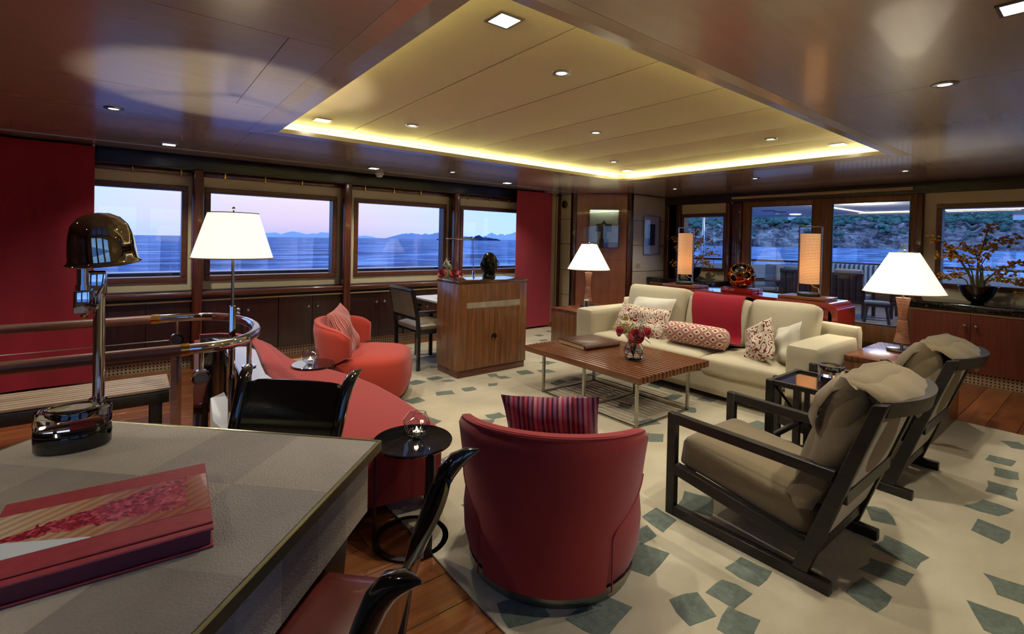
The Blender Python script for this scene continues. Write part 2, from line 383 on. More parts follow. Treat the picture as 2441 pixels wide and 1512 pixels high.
# ================================================================== the saloon shell
CZ = 2.35                       # ceiling height
FX0, FX1, FY0, FY1 = -3.0, 7.9, -0.62, 6.7
def perforated(name, axis):
    m, nt, b, out = new_mat(name); L = nt.links.new; setp(b, Roughness=0.5)
    tc = nt.nodes.new('ShaderNodeTexCoord'); sp = nt.nodes.new('ShaderNodeSeparateXYZ'); L(tc.outputs['Object'], sp.inputs[0])
    def M_(op, a, bb=None):
        n = nt.nodes.new('ShaderNodeMath'); n.operation = op
        for i, v in enumerate((a, bb)):
            if v is None: continue
            if isinstance(v, (int, float)): n.inputs[i].default_value = v
            else: L(v, n.inputs[i])
        return n.outputs[0]
    u = M_('SUBTRACT', M_('FRACT', M_('MULTIPLY', M_('ADD', sp.outputs[axis], 50.0), 30.0)), 0.5)
    v = M_('SUBTRACT', M_('FRACT', M_('MULTIPLY', sp.outputs[2], 30.0)), 0.5)
    d = M_('ADD', M_('MULTIPLY', u, u), M_('MULTIPLY', v, v)); k = M_('LESS_THAN', d, 0.06)
    mx = nt.nodes.new('ShaderNodeMixRGB'); L(k, mx.inputs[0]); mx.inputs[1].default_value = S(206, 190, 156); mx.inputs[2].default_value = S(24, 20, 16); L(mx.outputs[0], b.inputs['Base Color']); return m
M['perf_y'] = perforated('perforated_cream_y', 1); M['perf_x'] = perforated('perforated_cream_x', 0)
M['plank'] = wood('teak_floor', S(104, 58, 28), S(146, 88, 46), axis=0, scale=0.9, rough=0.32, coat=0.25, contrast=0.25)
M['plank2'] = wood('teak_floor_dark', S(92, 48, 24), S(128, 74, 38), axis=0, scale=1.1, rough=0.32, coat=0.25, contrast=0.25)
M['sub'] = pm('dark_subfloor', S(30, 18, 10), rough=0.8)

# ---- floor with planks
floor = struct(MB().box((FX0, FY0, -0.06), (FX1, FY1, -0.014)).build('floor', M['sub'], smooth=False), 'teak plank floor of the saloon around the rug')
row = 0; y = FY0
while y < FY1-0.05:
    x = FX0 - random.uniform(0, 1.2)
    while x < FX1:
        x2 = x + random.uniform(1.5, 2.2); a, b = max(x, FX0), min(x2, FX1)
        hidden = (a > 1.25 and b < 5.5 and y > -0.3 and y < 5.9)
        if b-a > 0.1 and not hidden:
            MB().box((a+.0015, y+.0015, -0.014), (b-.0015, min(y+.19, FY1)-.0015, 0.0), bev=.001, seg=1).build('plank', M['plank'] if random.random() < .6 else M['plank2'], floor, smooth=False)
        x = x2
    y += .19

# ---- ceiling: backing, flat panels round the recess, raised middle
ceiling = struct(MB().box((FX0, FY0, CZ+.022), (.70, FY1, CZ+.06)).box((5.56, FY0, CZ+.022), (FX1, FY1, CZ+.06)).box((.70, FY0, CZ+.022), (5.56, 1.13, CZ+.06)).box((.70, 4.56, CZ+.022), (5.56, FY1, CZ+.06)).build('ceiling', M['dark'], smooth=False), 'bronze satin ceiling panels around a lit recess')
RX0, RX1, RY0, RY1 = .93, 5.33, 1.36, 4.33      # opening of the recess
OX0, OX1, OY0, OY1 = .74, 5.60, 1.24, 4.53      # outside of its rim
def cpanel(x0, x1, y0, y1, z=CZ):
    g = .0016
    MB().box((x0+g, y0+g, z), (x1-g, y1-g, z+.02)).build('panel', M['ceil'], ceiling, smooth=False)
for x0, x1, y0, y1 in ((FX0, OX0, FY0, 2.25), (FX0, .52, 2.25, 3.6), (.52, OX0, 2.25, 3.6), (FX0, OX0, 3.6, OY1), (FX0, .77, OY1, 5.95), (.77, 2.45, OY1, 5.95), (2.45, 4.15, OY1, 5.95), (4.15, 5.85, OY1, 5.95), (5.85, FX1, OY1, 5.95),
                       (OX0, 3.27, FY0, OY0), (3.27, OX1+.02, FY0, OY0), (OX1, FX1, OY0, OY1), (OX1+.02, FX1, FY0, OY0)):
    cpanel(x0, x1, y0, y1)
for x0, x1 in ((FX0, .80), (.80, 4.15), (4.15, FX1)):
    cpanel(x0, x1, 5.95, 6.30, CZ-.006)
# rim of the recess: outer facet dips, inner facet is flat
rim = MB()
def rimring(d, z): return [(OX0+(RX0-OX0)*d, OY0+(RY0-OY0)*d, z), (OX1+(RX1-OX1)*d, OY0+(RY0-OY0)*d, z), (OX1+(RX1-OX1)*d, OY1+(RY1-OY1)*d, z), (OX0+(RX0-OX0)*d, OY1+(RY1-OY1)*d, z)]
rim.rings([rimring(0, CZ+.02), rimring(0, CZ), rimring(.45, CZ-.012), rimring(1, CZ-.006), rimring(1, CZ+.03), rimring(-.1, CZ+.034)], cap=False)
struct(rim.build('trim_1', M['ceil'], smooth=False), 'bronze rim framing the lit ceiling recess')
cove = MB()
for a, b in (((.70, 1.13, CZ+.03), (.72, 4.56, 2.47)), ((5.54, 1.13, CZ+.03), (5.56, 4.56, 2.47)), ((.72, 1.13, CZ+.03), (5.54, 1.15, 2.47)), ((.72, 4.54, CZ+.03), (5.54, 4.56, 2.47)), ((.70, 1.13, 2.475), (5.56, 4.56, 2.50))):
    cove.box(a, b)
struct(cove.build('trim_2', M['white'], smooth=False), 'pale upstand inside the lit ceiling recess')
jx = [.72, 1.55, 2.17, 2.83, 3.47, 4.14, 4.84, 5.54]
for i in range(7):
    x0, x1 = jx[i]+.0045, jx[i+1]-.0045; n = 10; R = []
    for k in range(n+1):
        t = k/n; xx = x0+(x1-x0)*t; zz = 2.456-.010*math.sin(PI*t)
        R.append([(xx, 1.15, zz), (xx, 4.54, zz), (xx, 4.54, 2.472), (xx, 1.15, 2.472)])
    MB().rings(R).build('panel', M['cove_panel'], ceiling, ang=30)
# light strips lying in the cove
LED = emis('warm_led_strip', (1.0, .92, .32, 1), 48.0)
for (a, b, w) in (((.79, 1.25, CZ+.036), (.81, 4.44, CZ+.046), 'under the recess edge nearest the stair rail'), ((5.45, 1.25, CZ+.036), (5.47, 4.44, CZ+.046), 'along the recess edge towards the glass doors'),
               ((.83, 1.22, CZ+.036), (5.43, 1.24, CZ+.046), 'along the recess edge over the lounge chairs'), ((.83, 4.45, CZ+.036), (5.43, 4.47, CZ+.046), 'along the recess edge on the sea window side')):
    tag(MB().box(a, b).build('light_strip', LED, smooth=False), 'yellow light strip ' + w, 'light', 'cove light strips')

# ---- downlights
LENS = emis('downlight_lens', (1.0, .93, .80, 1), 14.0)
LWARM = (1.0, .93, .79)
def downlight(x, y, z, square, label, power=24):
    t = thing('square_downlight' if square else 'round_downlight', label, 'downlight', (x, y, z), 0, 'ceiling downlights')
    if square:
        s_ = .062
        fr = MB()
        for a, b in (((-s_, -s_, -.006), (s_, -s_+.012, .004)), ((-s_, s_-.012, -.006), (s_, s_, .004)), ((-s_, -s_+.012, -.006), (-s_+.012, s_-.012, .004)), ((s_-.012, -s_+.012, -.006), (s_, s_-.012, .004))): fr.box(a, b)
        fr.build('trim_ring', M['steel'], t, smooth=False)
        MB().box((-s_+.012, -s_+.012, -.004), (s_-.012, s_-.012, -.001)).build('lens', LENS, t, smooth=False)
    else:
        MB().lathe([(.030, -.001), (.034, -.008), (.052, -.006), (.056, 0), (.056, .004), (.030, .004)], n=28, cap=False).build('trim_ring', M['steel'], t)
        MB().lathe([(.0005, -.003), (.030, -.003), (.030, .0), (.0005, .0)], n=24).build('lens', LENS, t)
    lamp(t, (0, 0, -.02), 'SPOT', power*2.1, LWARM, size=.03, spot=115, blend=.8)
    return t
for x, y, sq, lb, pw in ((-.114, 4.345, 0, 'round downlight in the ceiling above the slatted bench', 26), (.264, 5.726, 1, 'square downlight nearest the big crimson curtain', 26), (2.336, 5.782, 1, 'square downlight beside the white smoke detector', 26),
                     (3.2, 5.34, 0, 'small round downlight above the writing desk', 26), (4.394, 5.748, 1, 'square downlight just before the narrow crimson curtain', 26), (3.278, .599, 0, 'round downlight in the ceiling right of the lit recess', 34),
                     (6.653, 1.521, 0, 'round downlight in front of the glass door on the right', 22), (6.224, 2.945, 0, 'round downlight in the blue ceiling reflection before the glass doors', 22), (6.635, 4.371, 0, 'round downlight near the framed picture corner', 22), (2.413, .244, 1, 'square downlight cut by the top right picture corner', 34)):
    downlight(x, y, CZ-.001, sq, lb, pw)
for x, y, sq, lb in ((1.25, 1.68, 1, 'large square downlight at the near tip of the lit recess'), (1.21, 4.09, 1, 'square downlight at the left tip of the lit recess'), (5.12, 4.10, 1, 'square downlight at the far middle corner of the lit recess'), (5.12, 1.67, 1, 'square downlight at the right tip of the lit recess'),
                 (1.89, 1.99, 0, 'round downlight in the recess closest to the camera'), (1.84, 3.74, 0, 'round downlight in the recess left of the others'), (3.15, 2.87, 0, 'round downlight in the very middle of the recess'), (4.45, 3.76, 0, 'round downlight near the far corner of the recess'), (4.45, 1.98, 0, 'round downlight near the right tip of the recess')):
    downlight(x, y, 2.447, sq, lb, 24)
for x, y, sq, lb in ((-1.3, 3.0, 1, 'added unseen square downlight over the desk end behind the camera'), (-1.3, 1.3, 0, 'added unseen round downlight left of the camera position'), (-1.6, 4.6, 0, 'added unseen round downlight over the left end of the bench')):  # added lamps out of view, put in to brighten the room
    downlight(x, y, CZ-.001, sq, lb, 26)
t = thing('smoke_detector', 'small white smoke detector on the ceiling edge above the windows', 'detector', (2.56, 6.14, CZ-.006))
MB().lathe([(.02, -.055), (.038, -.05), (.042, -.03), (.042, -.022)], n=20).build('sensor', M['white'], t)
MB().lathe([(.055, -.022), (.058, -.01), (.058, 0)], n=24).build('base', M['white'], t)

# ---- port side: wall, windows, posts, cabinets
WY = 6.5
bays = [(-1.9, .51, -1.6, .476), (.61, 2.165, .64, 2.125), (2.265, 3.835, 2.36, 3.80), (3.94, 5.72, 4.05, 5.45)]
WZ0, WZ1 = .955, 2.02
wl = MB().box((FX0, WY, 0), (-1.9, WY+.08, CZ+.03)).box((5.72, WY, 0), (6.25, WY+.08, CZ+.03))
for b0, b1, w0, w1 in bays:
    wl.box((b0-.06, WY, 0), (b1+.06, WY+.08, WZ0)); wl.box((b0-.06, WY, WZ1), (b1+.06, WY+.08, CZ+.03))
    wl.box((b0-.06, WY, WZ0), (w0, WY+.08, WZ1)); wl.box((w1, WY, WZ0), (b1+.06, WY+.08, WZ1))
struct(wl.build('wall_left', M['cream'], smooth=False), 'cream panelled wall with a row of sea windows')
def window(n, plane, u0, u1, z0, z1, d, label, fw=.055, depth=.13, mat=None):
    # plane 'y': wall at y=d facing -y ; plane 'x': wall at x=d facing -x
    root = sempty('window_%d' % n, label, 'window')
    P = (lambda u, q, z: (u, d+q, z)) if plane == 'y' else (lambda u, q, z: (d+q, u, z))
    def bx(name, u0, u1, q0, q1, z0, z1, m, bev=.004):
        a = P(u0, q0, z0); b = P(u1, q1, z1); return MB().box([min(i, j) for i, j in zip(a, b)], [max(i, j) for i, j in zip(a, b)], bev=bev, seg=1).build(name, m, root, smooth=False)
    mt = mat or M['frame']
    bx('frame_rail', u0, u1, -.02, depth, z0, z0+fw, mt); bx('frame_rail', u0, u1, -.02, depth, z1-fw, z1, mt)
    bx('frame_stile', u0, u0+fw, -.02, depth, z0+fw, z1-fw, mt); bx('frame_stile', u1-fw, u1, -.02, depth, z0+fw, z1-fw, mt)
    bx('pane', u0+fw, u1-fw, depth-.03, depth-.024, z0+fw, z1-fw, M['glasspane'], 0)
    return root
for i, (lab) in enumerate(('sea window behind the domed desk lamp', 'wide sea window behind the tall white floor lamp shade', 'sea window above the writing desk chair', 'sea window beside the narrow crimson curtain')):
    window(i+1, 'y', bays[i][2], bays[i][3], WZ0, WZ1, WY, lab)
for i, x in enumerate((.56, 2.215, 3.885, 5.77)):
    m = MB().box((x-.05, 6.31, 0), (x+.05, 6.5, 2.2), bev=.018, seg=3)
    struct(m.build('trim_%d' % (10+i), M['mahog']), 'mahogany wall post ' + ('left of the wide window', 'between the two middle sea windows', 'behind the reading lamp arm', 'behind the narrow crimson curtain')[i])
cor = MB().box((FX0, 6.42, 2.2), (5.75, 6.5, CZ+.02)); struct(cor.build('trim_20', M['dark'], smooth=False), 'dark pelmet recess above the sea windows')
struct(MB().box((FX0, 6.34, 2.186), (5.75, 6.42, 2.204), bev=.003).build('trim_21', M['darkwood'], smooth=False), 'thin curtain track under the dark pelmet')
t = sempty('trim_22', 'brown wooden rail with brackets above the sea windows', 'trim')
for a, b in ((-1.9, .50), (.62, 2.155), (2.275, 3.825), (3.945, 5.7)):
    MB().box((a, 6.445, 2.135), (b, 6.5, 2.186), bev=.01).build('rail', M['mahog_x'], t)
    k = a+.2
    while k < b-.1:
        MB().box((k, 6.425, 2.12), (k+.018, 6.46, 2.19), bev=.003, seg=1).build('bracket', M['gold'], t, smooth=False); k += .42
struct(MB().box((FX0, 6.33, .785), (5.72, 6.5, .852), bev=.02, seg=3).build('trim_23', M['mahog_x']), 'rounded mahogany ledge running under the sea windows')
struct(MB().box((FX0, 6.42, .757), (5.72, 6.5, .785)).box((FX0, 6.40, .852), (5.72, 6.5, .86)).build('trim_24', M['dark'], smooth=False), 'dark shadow gap under the window ledge')
struct(MB().box((FX0, 6.36, .738), (5.72, 6.46, .757), bev=.002, seg=1).build('trim_25', M['cream_trim'], smooth=False), 'cream strip along the top of the low cabinets')
struct(MB().box((FX0, 6.44, 0.0), (5.72, 6.5, .118)).build('baseboard_left', M['perf_x'], smooth=False), 'perforated cream plinth under the window cabinets')
# crystal knob on a steel stem
def knob(parent, loc, facing):
    k = MB().cyl((0, 0, 0), (0, -.018, 0), .006, n=10); k.cyl((0, -.018, 0), (0, -.022, 0), .011, .017, n=14); k.sphere((0, -.031, 0), (.018, .012, .018), 12, 8)
    o = k.build('knob', M['chrome'], parent); o.location = loc; o.rotation_euler = (0, 0, facing); return o
def cabinet_y(x0, x1, doors, knobs, label):
    t = thing('low_cabinet', label, 'cabinet', ((x0+x1)/2, 6.44, .118), 0, 'low cabinets under the sea windows'); c = (x0+x1)/2; h = .62
    MB().box((x0-c, -.035, 0), (x1-c, .0, h)).build('carcass', M['dark'], t, smooth=False)
    for a, b in doors:
        d = MB().box((a-c+.002, -.06, .002), (b-c-.002, -.036, h-.004), bev=.002, seg=1).build('door', M['cab_left'], t, smooth=False)
        for kx in knobs:
            if a < kx < b: knob(d, (kx-c, -.06, .608-.118), 0)
cabinet_y(-1.5, -.70, [(-1.5, -1.1), (-1.1, -.70)], [], 'dark mahogany cabinet behind the big crimson curtain')
cabinet_y(-.69, .505, [(-.69, -.29), (-.29, .11), (.11, .505)], [], 'dark mahogany cabinet behind the stair handrail')
cabinet_y(.615, 1.40, [(.615, 1.01), (1.01, 1.40)], [.955, 1.067], 'dark mahogany cabinet behind the floor lamp pole')
cabinet_y(1.405, 2.16, [(1.405, 1.80), (1.80, 2.16)], [1.746, 1.858], 'dark mahogany cabinet with two knobs behind the striped cushion')
cabinet_y(2.27, 3.05, [(2.27, 2.69), (2.69, 3.05)], [2.639, 2.754], 'dark mahogany cabinet with two knobs beside the writing chair')
cabinet_y(3.06, 3.83, [(3.06, 3.44), (3.44, 3.83)], [3.39, 3.49], 'dark mahogany cabinet behind the writing desk')
cabinet_y(3.94, 4.9, [(3.94, 4.42), (4.42, 4.9)], [4.37, 4.47], 'dark mahogany cabinet hidden behind the bar cabinet')

# ---- starboard wall and the wall behind the camera (only mirrored in chrome)
wr = MB(); edges = [FX0, -1.9, -.95, -.8, .1, .25, 1.1, FX1]
wr.box((FX0, FY0-.08, 0), (FX1, FY0, .95)).box((FX0, FY0-.08, 2.05), (FX1, FY0, CZ+.03))
for i in range(0, len(edges), 2): wr.box((edges[i], FY0-.08, .95), (edges[i+1], FY0, 2.05))
struct(wr.build('wall_right', M['cream'], smooth=False), 'cream wall with windows behind the camera side')
for i in range(1, len(edges)-1, 2):
    r = sempty('window_%d' % (20+i), 'window in the wall on the camera side', 'window')
    MB().box((edges[i], FY0-.06, .95), (edges[i+1], FY0-.054, 2.05)).build('pane', M['glasspane'], r, smooth=False)
    MB().box((edges[i], FY0-.05, .95), (edges[i]+.05, FY0+.02, 2.05)).box((edges[i+1]-.05, FY0-.05, .95), (edges[i+1], FY0+.02, 2.05)).build('frame_stile', M['frame'], r, smooth=False)
struct(MB().box((FX0-.08, FY0-.08, 0), (FX0, FY1, CZ+.03)).build('wall_front', M['cab_right'], smooth=False), 'mahogany wall behind the camera')

# ---- canted corner: speaker panel, brown art panel, grey panel
P0, P1, P2, P3 = (6.16, 6.58), (6.16, 6.11), (6.86, 5.37), (7.9, 5.37)
def wallrun(a, b, z0, z1, th, m, name, parent, off=0.0, bev=.003):
    a = Vector(a); b = Vector(b); L_ = (b-a).length; ang = math.atan2(b.y-a.y, b.x-a.x)
    o = MB().box((0, -off, z0), (L_, th-off, z1), bev=bev, seg=1).build(name, m, parent, smooth=False); o.location = (a.x, a.y, 0); o.rotation_euler = (0, 0, ang); return o
def unit(a, b): return (Vector(b)-Vector(a)).normalized()
corner = sempty('wall_corner', 'canted corner wall of cream leather and brown shagreen panels', 'wall')
M['shag'] = pm('brown_shagreen_panel', S(152, 94, 66), S(170, 110, 80), scale=3, stretch=(3, 3, .6), rough=0.35, bump=0.05, bscale=120, coat=0.25)
zs = [.02, .50, .985, 1.45, 1.725, 2.345]; zs = [.02, .53, .98, 1.45, 1.89, 2.345]
wallrun(P0, P1, 0, CZ, .02, M['dark'], 'backing', corner, -.012)
wallrun(P2, P3, 0, CZ, .02, M['dark'], 'backing', corner, -.012)
wallrun(P1, P2, 0, CZ, .02, M['dark'], 'backing', corner, -.012)
for i in range(5):
    wallrun((6.16, 6.42), (6.16, 6.17), zs[i]+.004, zs[i+1]-.004, .02, M['cream'], 'panel', corner)
    wallrun((6.93, 5.37), (7.85, 5.37), zs[i]+.004, zs[i+1]-.004, .02, M['greypanel'], 'panel', corner)
u12 = unit(P1, P2)
a = Vector(P1)+u12*.075; b = Vector(P2)-u12*.075
for i in range(4):
    z0_, z1_ = (.02, .60, 1.18, 1.76)[i], (.60, 1.18, 1.76, 2.345)[i]
    for j in range(3):
        wallrun(a+(b-a)*(j/3), a+(b-a)*((j+1)/3), z0_+.0008, z1_-.0008, .02, M['shag'], 'panel', corner, bev=.001)
for q in (Vector(P1)+u12*.03, Vector(P2)-u12*.03):
    o = MB().box((-.035, -.02, 0), (.035, .03, CZ), bev=.012, seg=3).build('post', M['mahog'], corner); o.location = (q.x, q.y, 0); o.rotation_euler = (0, 0, math.atan2(u12.y, u12.x))
MB().box((6.12, 6.42, 0), (6.16, 6.46, CZ), bev=.008).build('post', M['mahog'], corner)
MB().box((6.10, 6.46, .02), (6.15, 6.56, CZ-.02)).build('perforated_strip', M['perf_y'], corner, smooth=False)

# ---- after wall: window bay, two glazed doors, window bay
AX = 7.9
aft = MB()
aft.box((AX, 4.17, 0), (AX+.1, 5.45, 1.03)).box((AX, 4.17, 2.03), (AX+.1, 5.45, 2.2)).box((AX, 5.04, 1.03), (AX+.1, 5.45, 2.03)).box((AX, 4.17, 1.03), (AX+.1, 4.19, 2.03))
aft.box((AX, FY0, 0), (AX+.1, 1.60, 1.02)).box((AX, FY0, 2.055), (AX+.1, 1.60, 2.2)).box((AX, 1.478, 1.02), (AX+.1, 1.60, 2.055)).box((AX, FY0, 1.02), (AX+.1, -.45, 2.055))
struct(aft.build('wall_back', M['cream'], smooth=False), 'cream wall bays beside the glass doors')
struct(MB().box((AX-.06, FY0, 2.2), (AX+.1, 5.45, CZ+.02)).build('trim_30', M['darkwood'], smooth=False), 'dark head board above the glass doors')
struct(MB().box((AX-.1, 1.70, 2.245), (AX-.06, 4.07, 2.288), bev=.008).build('trim_31', M['cream_trim']), 'cream blind box above the glass doors')
for i, (y0, y1, m) in enumerate(((4.11, 4.19, 'mahog'), (5.04, 5.13, 'mahog'), (5.28, 5.37, 'mahog'), (1.594, 1.669, 'mahog'))):
    struct(MB().box((AX-.06, y0, 0), (AX+.02, y1, 2.2), bev=.018, seg=3).build('trim_%d' % (32+i), M[m]), 'mahogany post ' + ('left of the double doors', 'beside the small aft window', 'in the corner by the framed picture', 'right of the double doors')[i])
struct(MB().box((AX-.02, 3.93, 0), (AX+.08, 4.11, 2.2), bev=.03, seg=4).build('trim_36', M['mahog']), 'broad polished mahogany pilaster beside the glass door')
struct(MB().box((AX, 5.13, 0), (AX+.1, 5.28, 2.2)).build('trim_37', M['darkwood'], smooth=False), 'dark board in the corner behind the yellow orchid')
window(5, 'x', 4.19, 5.04, 1.03, 2.03, AX, 'small aft window behind the left lantern lamp')
window(6, 'x', -.45, 1.478, 1.02, 2.055, AX, 'aft window behind the yellow flower branches')
def glazed_door(n, y0, y1, g0, g1, label):
    r = sempty('door_%d' % n, label, 'door')
    x0, x1 = AX, AX+.05
    for nm, a, b in (('stile', (x0, y0, .2), (x1, g0, 2.2)), ('stile', (x0, g1, .2), (x1, y1, 2.2)), ('top_rail', (x0, g0, 2.12), (x1, g1, 2.2)), ('bottom_rail', (x0, g0, .2), (x1, g1, .456))):
        MB().box(a, b, bev=.006).build(nm, M['frame_z'], r)
    gk = MB()
    for a, b in (((x0-.004, g0, .456), (x0+.02, g0+.012, 2.12)), ((x0-.004, g1-.012, .456), (x0+.02, g1, 2.12)), ((x0-.004, g0+.012, .456), (x0+.02, g1-.012, .466)), ((x0-.004, g0+.012, 2.11), (x0+.02, g1-.012, 2.12))): gk.box(a, b)
    gk.build('glazing_bead', M['dark'], r, smooth=False)
    MB().box((x0+.02, g0, .456), (x0+.028, g1, 2.12)).build('pane', M['glasspane'], r, smooth=False)
glazed_door(1, 2.772, 3.925, 2.881, 3.786, 'glass door left of the meeting stile behind the console')
glazed_door(2, 1.669, 2.764, 1.736, 2.626, 'glass door behind the large table lamp')
struct(MB().box((AX-.25, 1.6, 0), (AX+.1, 3.95, .2), bev=.01).build('trim_38', M['dark']), 'dark step below the glass doors')
struct(MB().box((7.385, FY0, 0), (7.42, 1.58, .134)).build('baseboard_back', M['perf_y'], smooth=False), 'perforated cream plinth under the right cabinets')
M['granite'] = pm('black_granite', S(10, 12, 11), S(88, 88, 76), scale=38, rough=0.15, lo=.56, hi=.75, detail=8, coat=.3)
def cabinet_x(y0, y1, doors, knobs, label):
    c = (y0+y1)/2; t = thing('low_cabinet', label, 'cabinet', (7.36, c, .134), 0, 'mahogany cabinets under the granite counter'); h = .64
    MB().box((0.0, y0-c, 0), (.5, y1-c, h)).build('carcass', M['dark'], t, smooth=False)
    MB().box((-.03, y0-c, h), (.5, y1-c, h+.022), bev=.003).build('cream_strip', M['cream_trim'], t, smooth=False)
    for a, b in doors:
        d = MB().box((-.03, a-c+.002, .002), (0, b-c-.002, h-.004), bev=.002, seg=1).build('door', M['cab_right'], t, smooth=False)
        for ky in knobs:
            if a < ky < b: knob(d, (-.03, ky-c, .652-.134), -PI/2)
cabinet_x(.55, 1.58, [(1.056, 1.58), (.55, 1.056)], [1.10, 1.008], 'red mahogany cabinet with two knobs under the flower bowl')
cabinet_x(-.55, .54, [(0, .54), (-.55, 0)], [.06, -.06], 'red mahogany cabinet at the right picture edge')
cabinet_x(4.12, 5.3, [(4.7, 5.3), (4.12, 4.7)], [4.65, 4.75], 'red mahogany cabinet in the corner behind the console')
tag(MB().box((7.31, -.6, .80), (7.9, 1.60, .885), bev=.02, seg=4).build('granite_counter', M['granite']), 'black granite counter under the flower branches', 'counter', 'granite counters')
tag(MB().box((7.31, 4.11, .80), (7.9, 5.36, .885), bev=.02, seg=4).build('granite_counter', M['granite']), 'black granite counter in the corner behind the left lantern lamp', 'counter', 'granite counters')

# ---- curtains
def curtain(x0, x1, y, z0, z1, folds, amp, label, hem=.14):
    t = thing('curtain', label, 'curtain', ((x0+x1)/2, y, z0), 0, 'crimson curtains'); c = (x0+x1)/2; n = int((x1-x0)*60)
    def sheet(za, zb, off):
        m = MB(); R = []
        for i in range(n+1):
            x = x0+(x1-x0)*i/n; k = amp*math.sin(x*folds)+amp*.5*math.sin(x*folds*2.3+1)
            R.append([(x-c, k-.006-off, za-z0), (x-c, k-.006-off, zb-z0), (x-c, k+.006, zb-z0), (x-c, k+.006, za-z0)])
        return m.rings(R)
    sheet(z0, z1, 0).build('drape', M['curtain'], t)
    sheet(z1-hem, z1, .004).build('heading_band', M['curtain'], t)
    MB().box((x1-c-.015, -.02, z1-z0), (x1-c, .02, z1-z0+.02)).build('track_stop', M['white'], t, smooth=False)
    return t
curtain(-2.1, -.30, 6.20, .03, 2.318, 7.0, .012, 'wide crimson curtain at the left picture edge')
curtain(4.95, 5.73, 6.20, .03, 2.318, 3.0, .008, 'narrow crimson curtain hanging in the far corner')

# ================================================================== outside
from mathutils import noise as mn
SEA0 = -2.2; GA = math.radians(142); GX, GY = -.0086*math.cos(GA), -.0086*math.sin(GA)   # the yacht heels a little
def sea_z(x, y): return SEA0+GX*x+GY*y
def sea_mat():
    m, nt, b, out = new_mat('dusk_sea'); L = nt.links.new; setp(b, Roughness=0.3, IOR=1.33)
    tc = nt.nodes.new('ShaderNodeTexCoord'); mp = nt.nodes.new('ShaderNodeMapping'); mp.inputs['Scale'].default_value = (.45, 1.0, 1); mp.inputs['Rotation'].default_value = (0, 0, .35); L(tc.outputs['Object'], mp.inputs[0])
    n = nt.nodes.new('ShaderNodeTexNoise'); n.inputs['Scale'].default_value = .12; n.inputs['Detail'].default_value = 7.0; n.inputs['Roughness'].default_value = .70; L(mp.outputs[0], n.inputs['Vector'])
    r = nt.nodes.new('ShaderNodeValToRGB'); L(n.outputs[0], r.inputs[0]); e = r.color_ramp.elements
    e[0].position = .36; e[0].color = S(58, 92, 140); e[1].position = .64; e[1].color = S(200, 218, 240); k = e.new(.5); k.color = S(112, 146, 196)  # sky reflection on the ripples painted in as pale and dark blues
    L(r.outputs[0], b.inputs['Base Color'])
    bp = nt.nodes.new('ShaderNodeBump'); bp.inputs['Strength'].default_value = .6; bp.inputs['Distance'].default_value = 1.2; L(n.outputs[0], bp.inputs['Height']); L(bp.outputs[0], b.inputs['Normal'])
    return m
sea = MB(); R = []
for r in (9, 30, 100, 400, 1600, 5000, 14000):
    R.append([(r*math.cos(2*PI*j/64), r*math.sin(2*PI*j/64), sea_z(r*math.cos(2*PI*j/64), r*math.sin(2*PI*j/64))) for j in range(64)])
tag(sea.rings(R).build('sea', sea_mat()), 'rippled blue sea outside the windows', 'sea', kind='stuff')

def ridge(name, label, az0, az1, dist, h, seed, m, taper=True, depth=400, n=60, cat='mountain'):
    # long low hill standing on the sea with front and back slopes
    R = []
    for i in range(n+1):
        t_ = i/n; az = math.radians(az0+(az1-az0)*t_); e = math.sin(PI*t_)**.6 if taper else 1.0
        hh = h*e*(.55+.75*abs(mn.noise(Vector((t_*5+seed, seed*2.3, 0))))+.18*mn.noise(Vector((t_*26, seed, 3))))
        c, s_ = math.cos(az), math.sin(az); ring = []
        for dr, k in ((-.5, 0), (-.25, .5), (0, 1), (.3, .55), (.6, 0)):
            d = dist+depth*dr; ring.append((d*c, d*s_, sea_z(d*c, d*s_)-1+k*(hh+1)))
        R.append(ring)
    return tag(MB().rings(R, closed=False, cap=False).build(name, m, ang=80), label, cat, 'distant land across the sea')
M['far'] = pm('haze_tinted_hill', S(168, 164, 182), S(178, 174, 190), scale=.002, rough=1.0, spec=0)  # distance haze painted into both hill materials as a pale lavender base colour
M['far2'] = pm('far_haze_tinted_hill', S(206, 202, 212), S(214, 210, 218), scale=.002, rough=1.0, spec=0)
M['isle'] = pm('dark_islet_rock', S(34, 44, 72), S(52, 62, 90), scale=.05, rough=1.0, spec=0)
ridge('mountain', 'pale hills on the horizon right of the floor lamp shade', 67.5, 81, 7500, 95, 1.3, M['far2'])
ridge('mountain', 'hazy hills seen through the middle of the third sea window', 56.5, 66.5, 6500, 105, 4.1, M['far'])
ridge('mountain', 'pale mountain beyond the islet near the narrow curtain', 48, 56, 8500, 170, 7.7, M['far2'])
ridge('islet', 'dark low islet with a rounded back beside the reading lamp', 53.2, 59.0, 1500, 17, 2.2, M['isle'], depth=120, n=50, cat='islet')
ridge('islet', 'small dark rock just left of the long islet', 59.4, 60.8, 1400, 9, 5.2, M['isle'], depth=40, n=20, cat='islet')

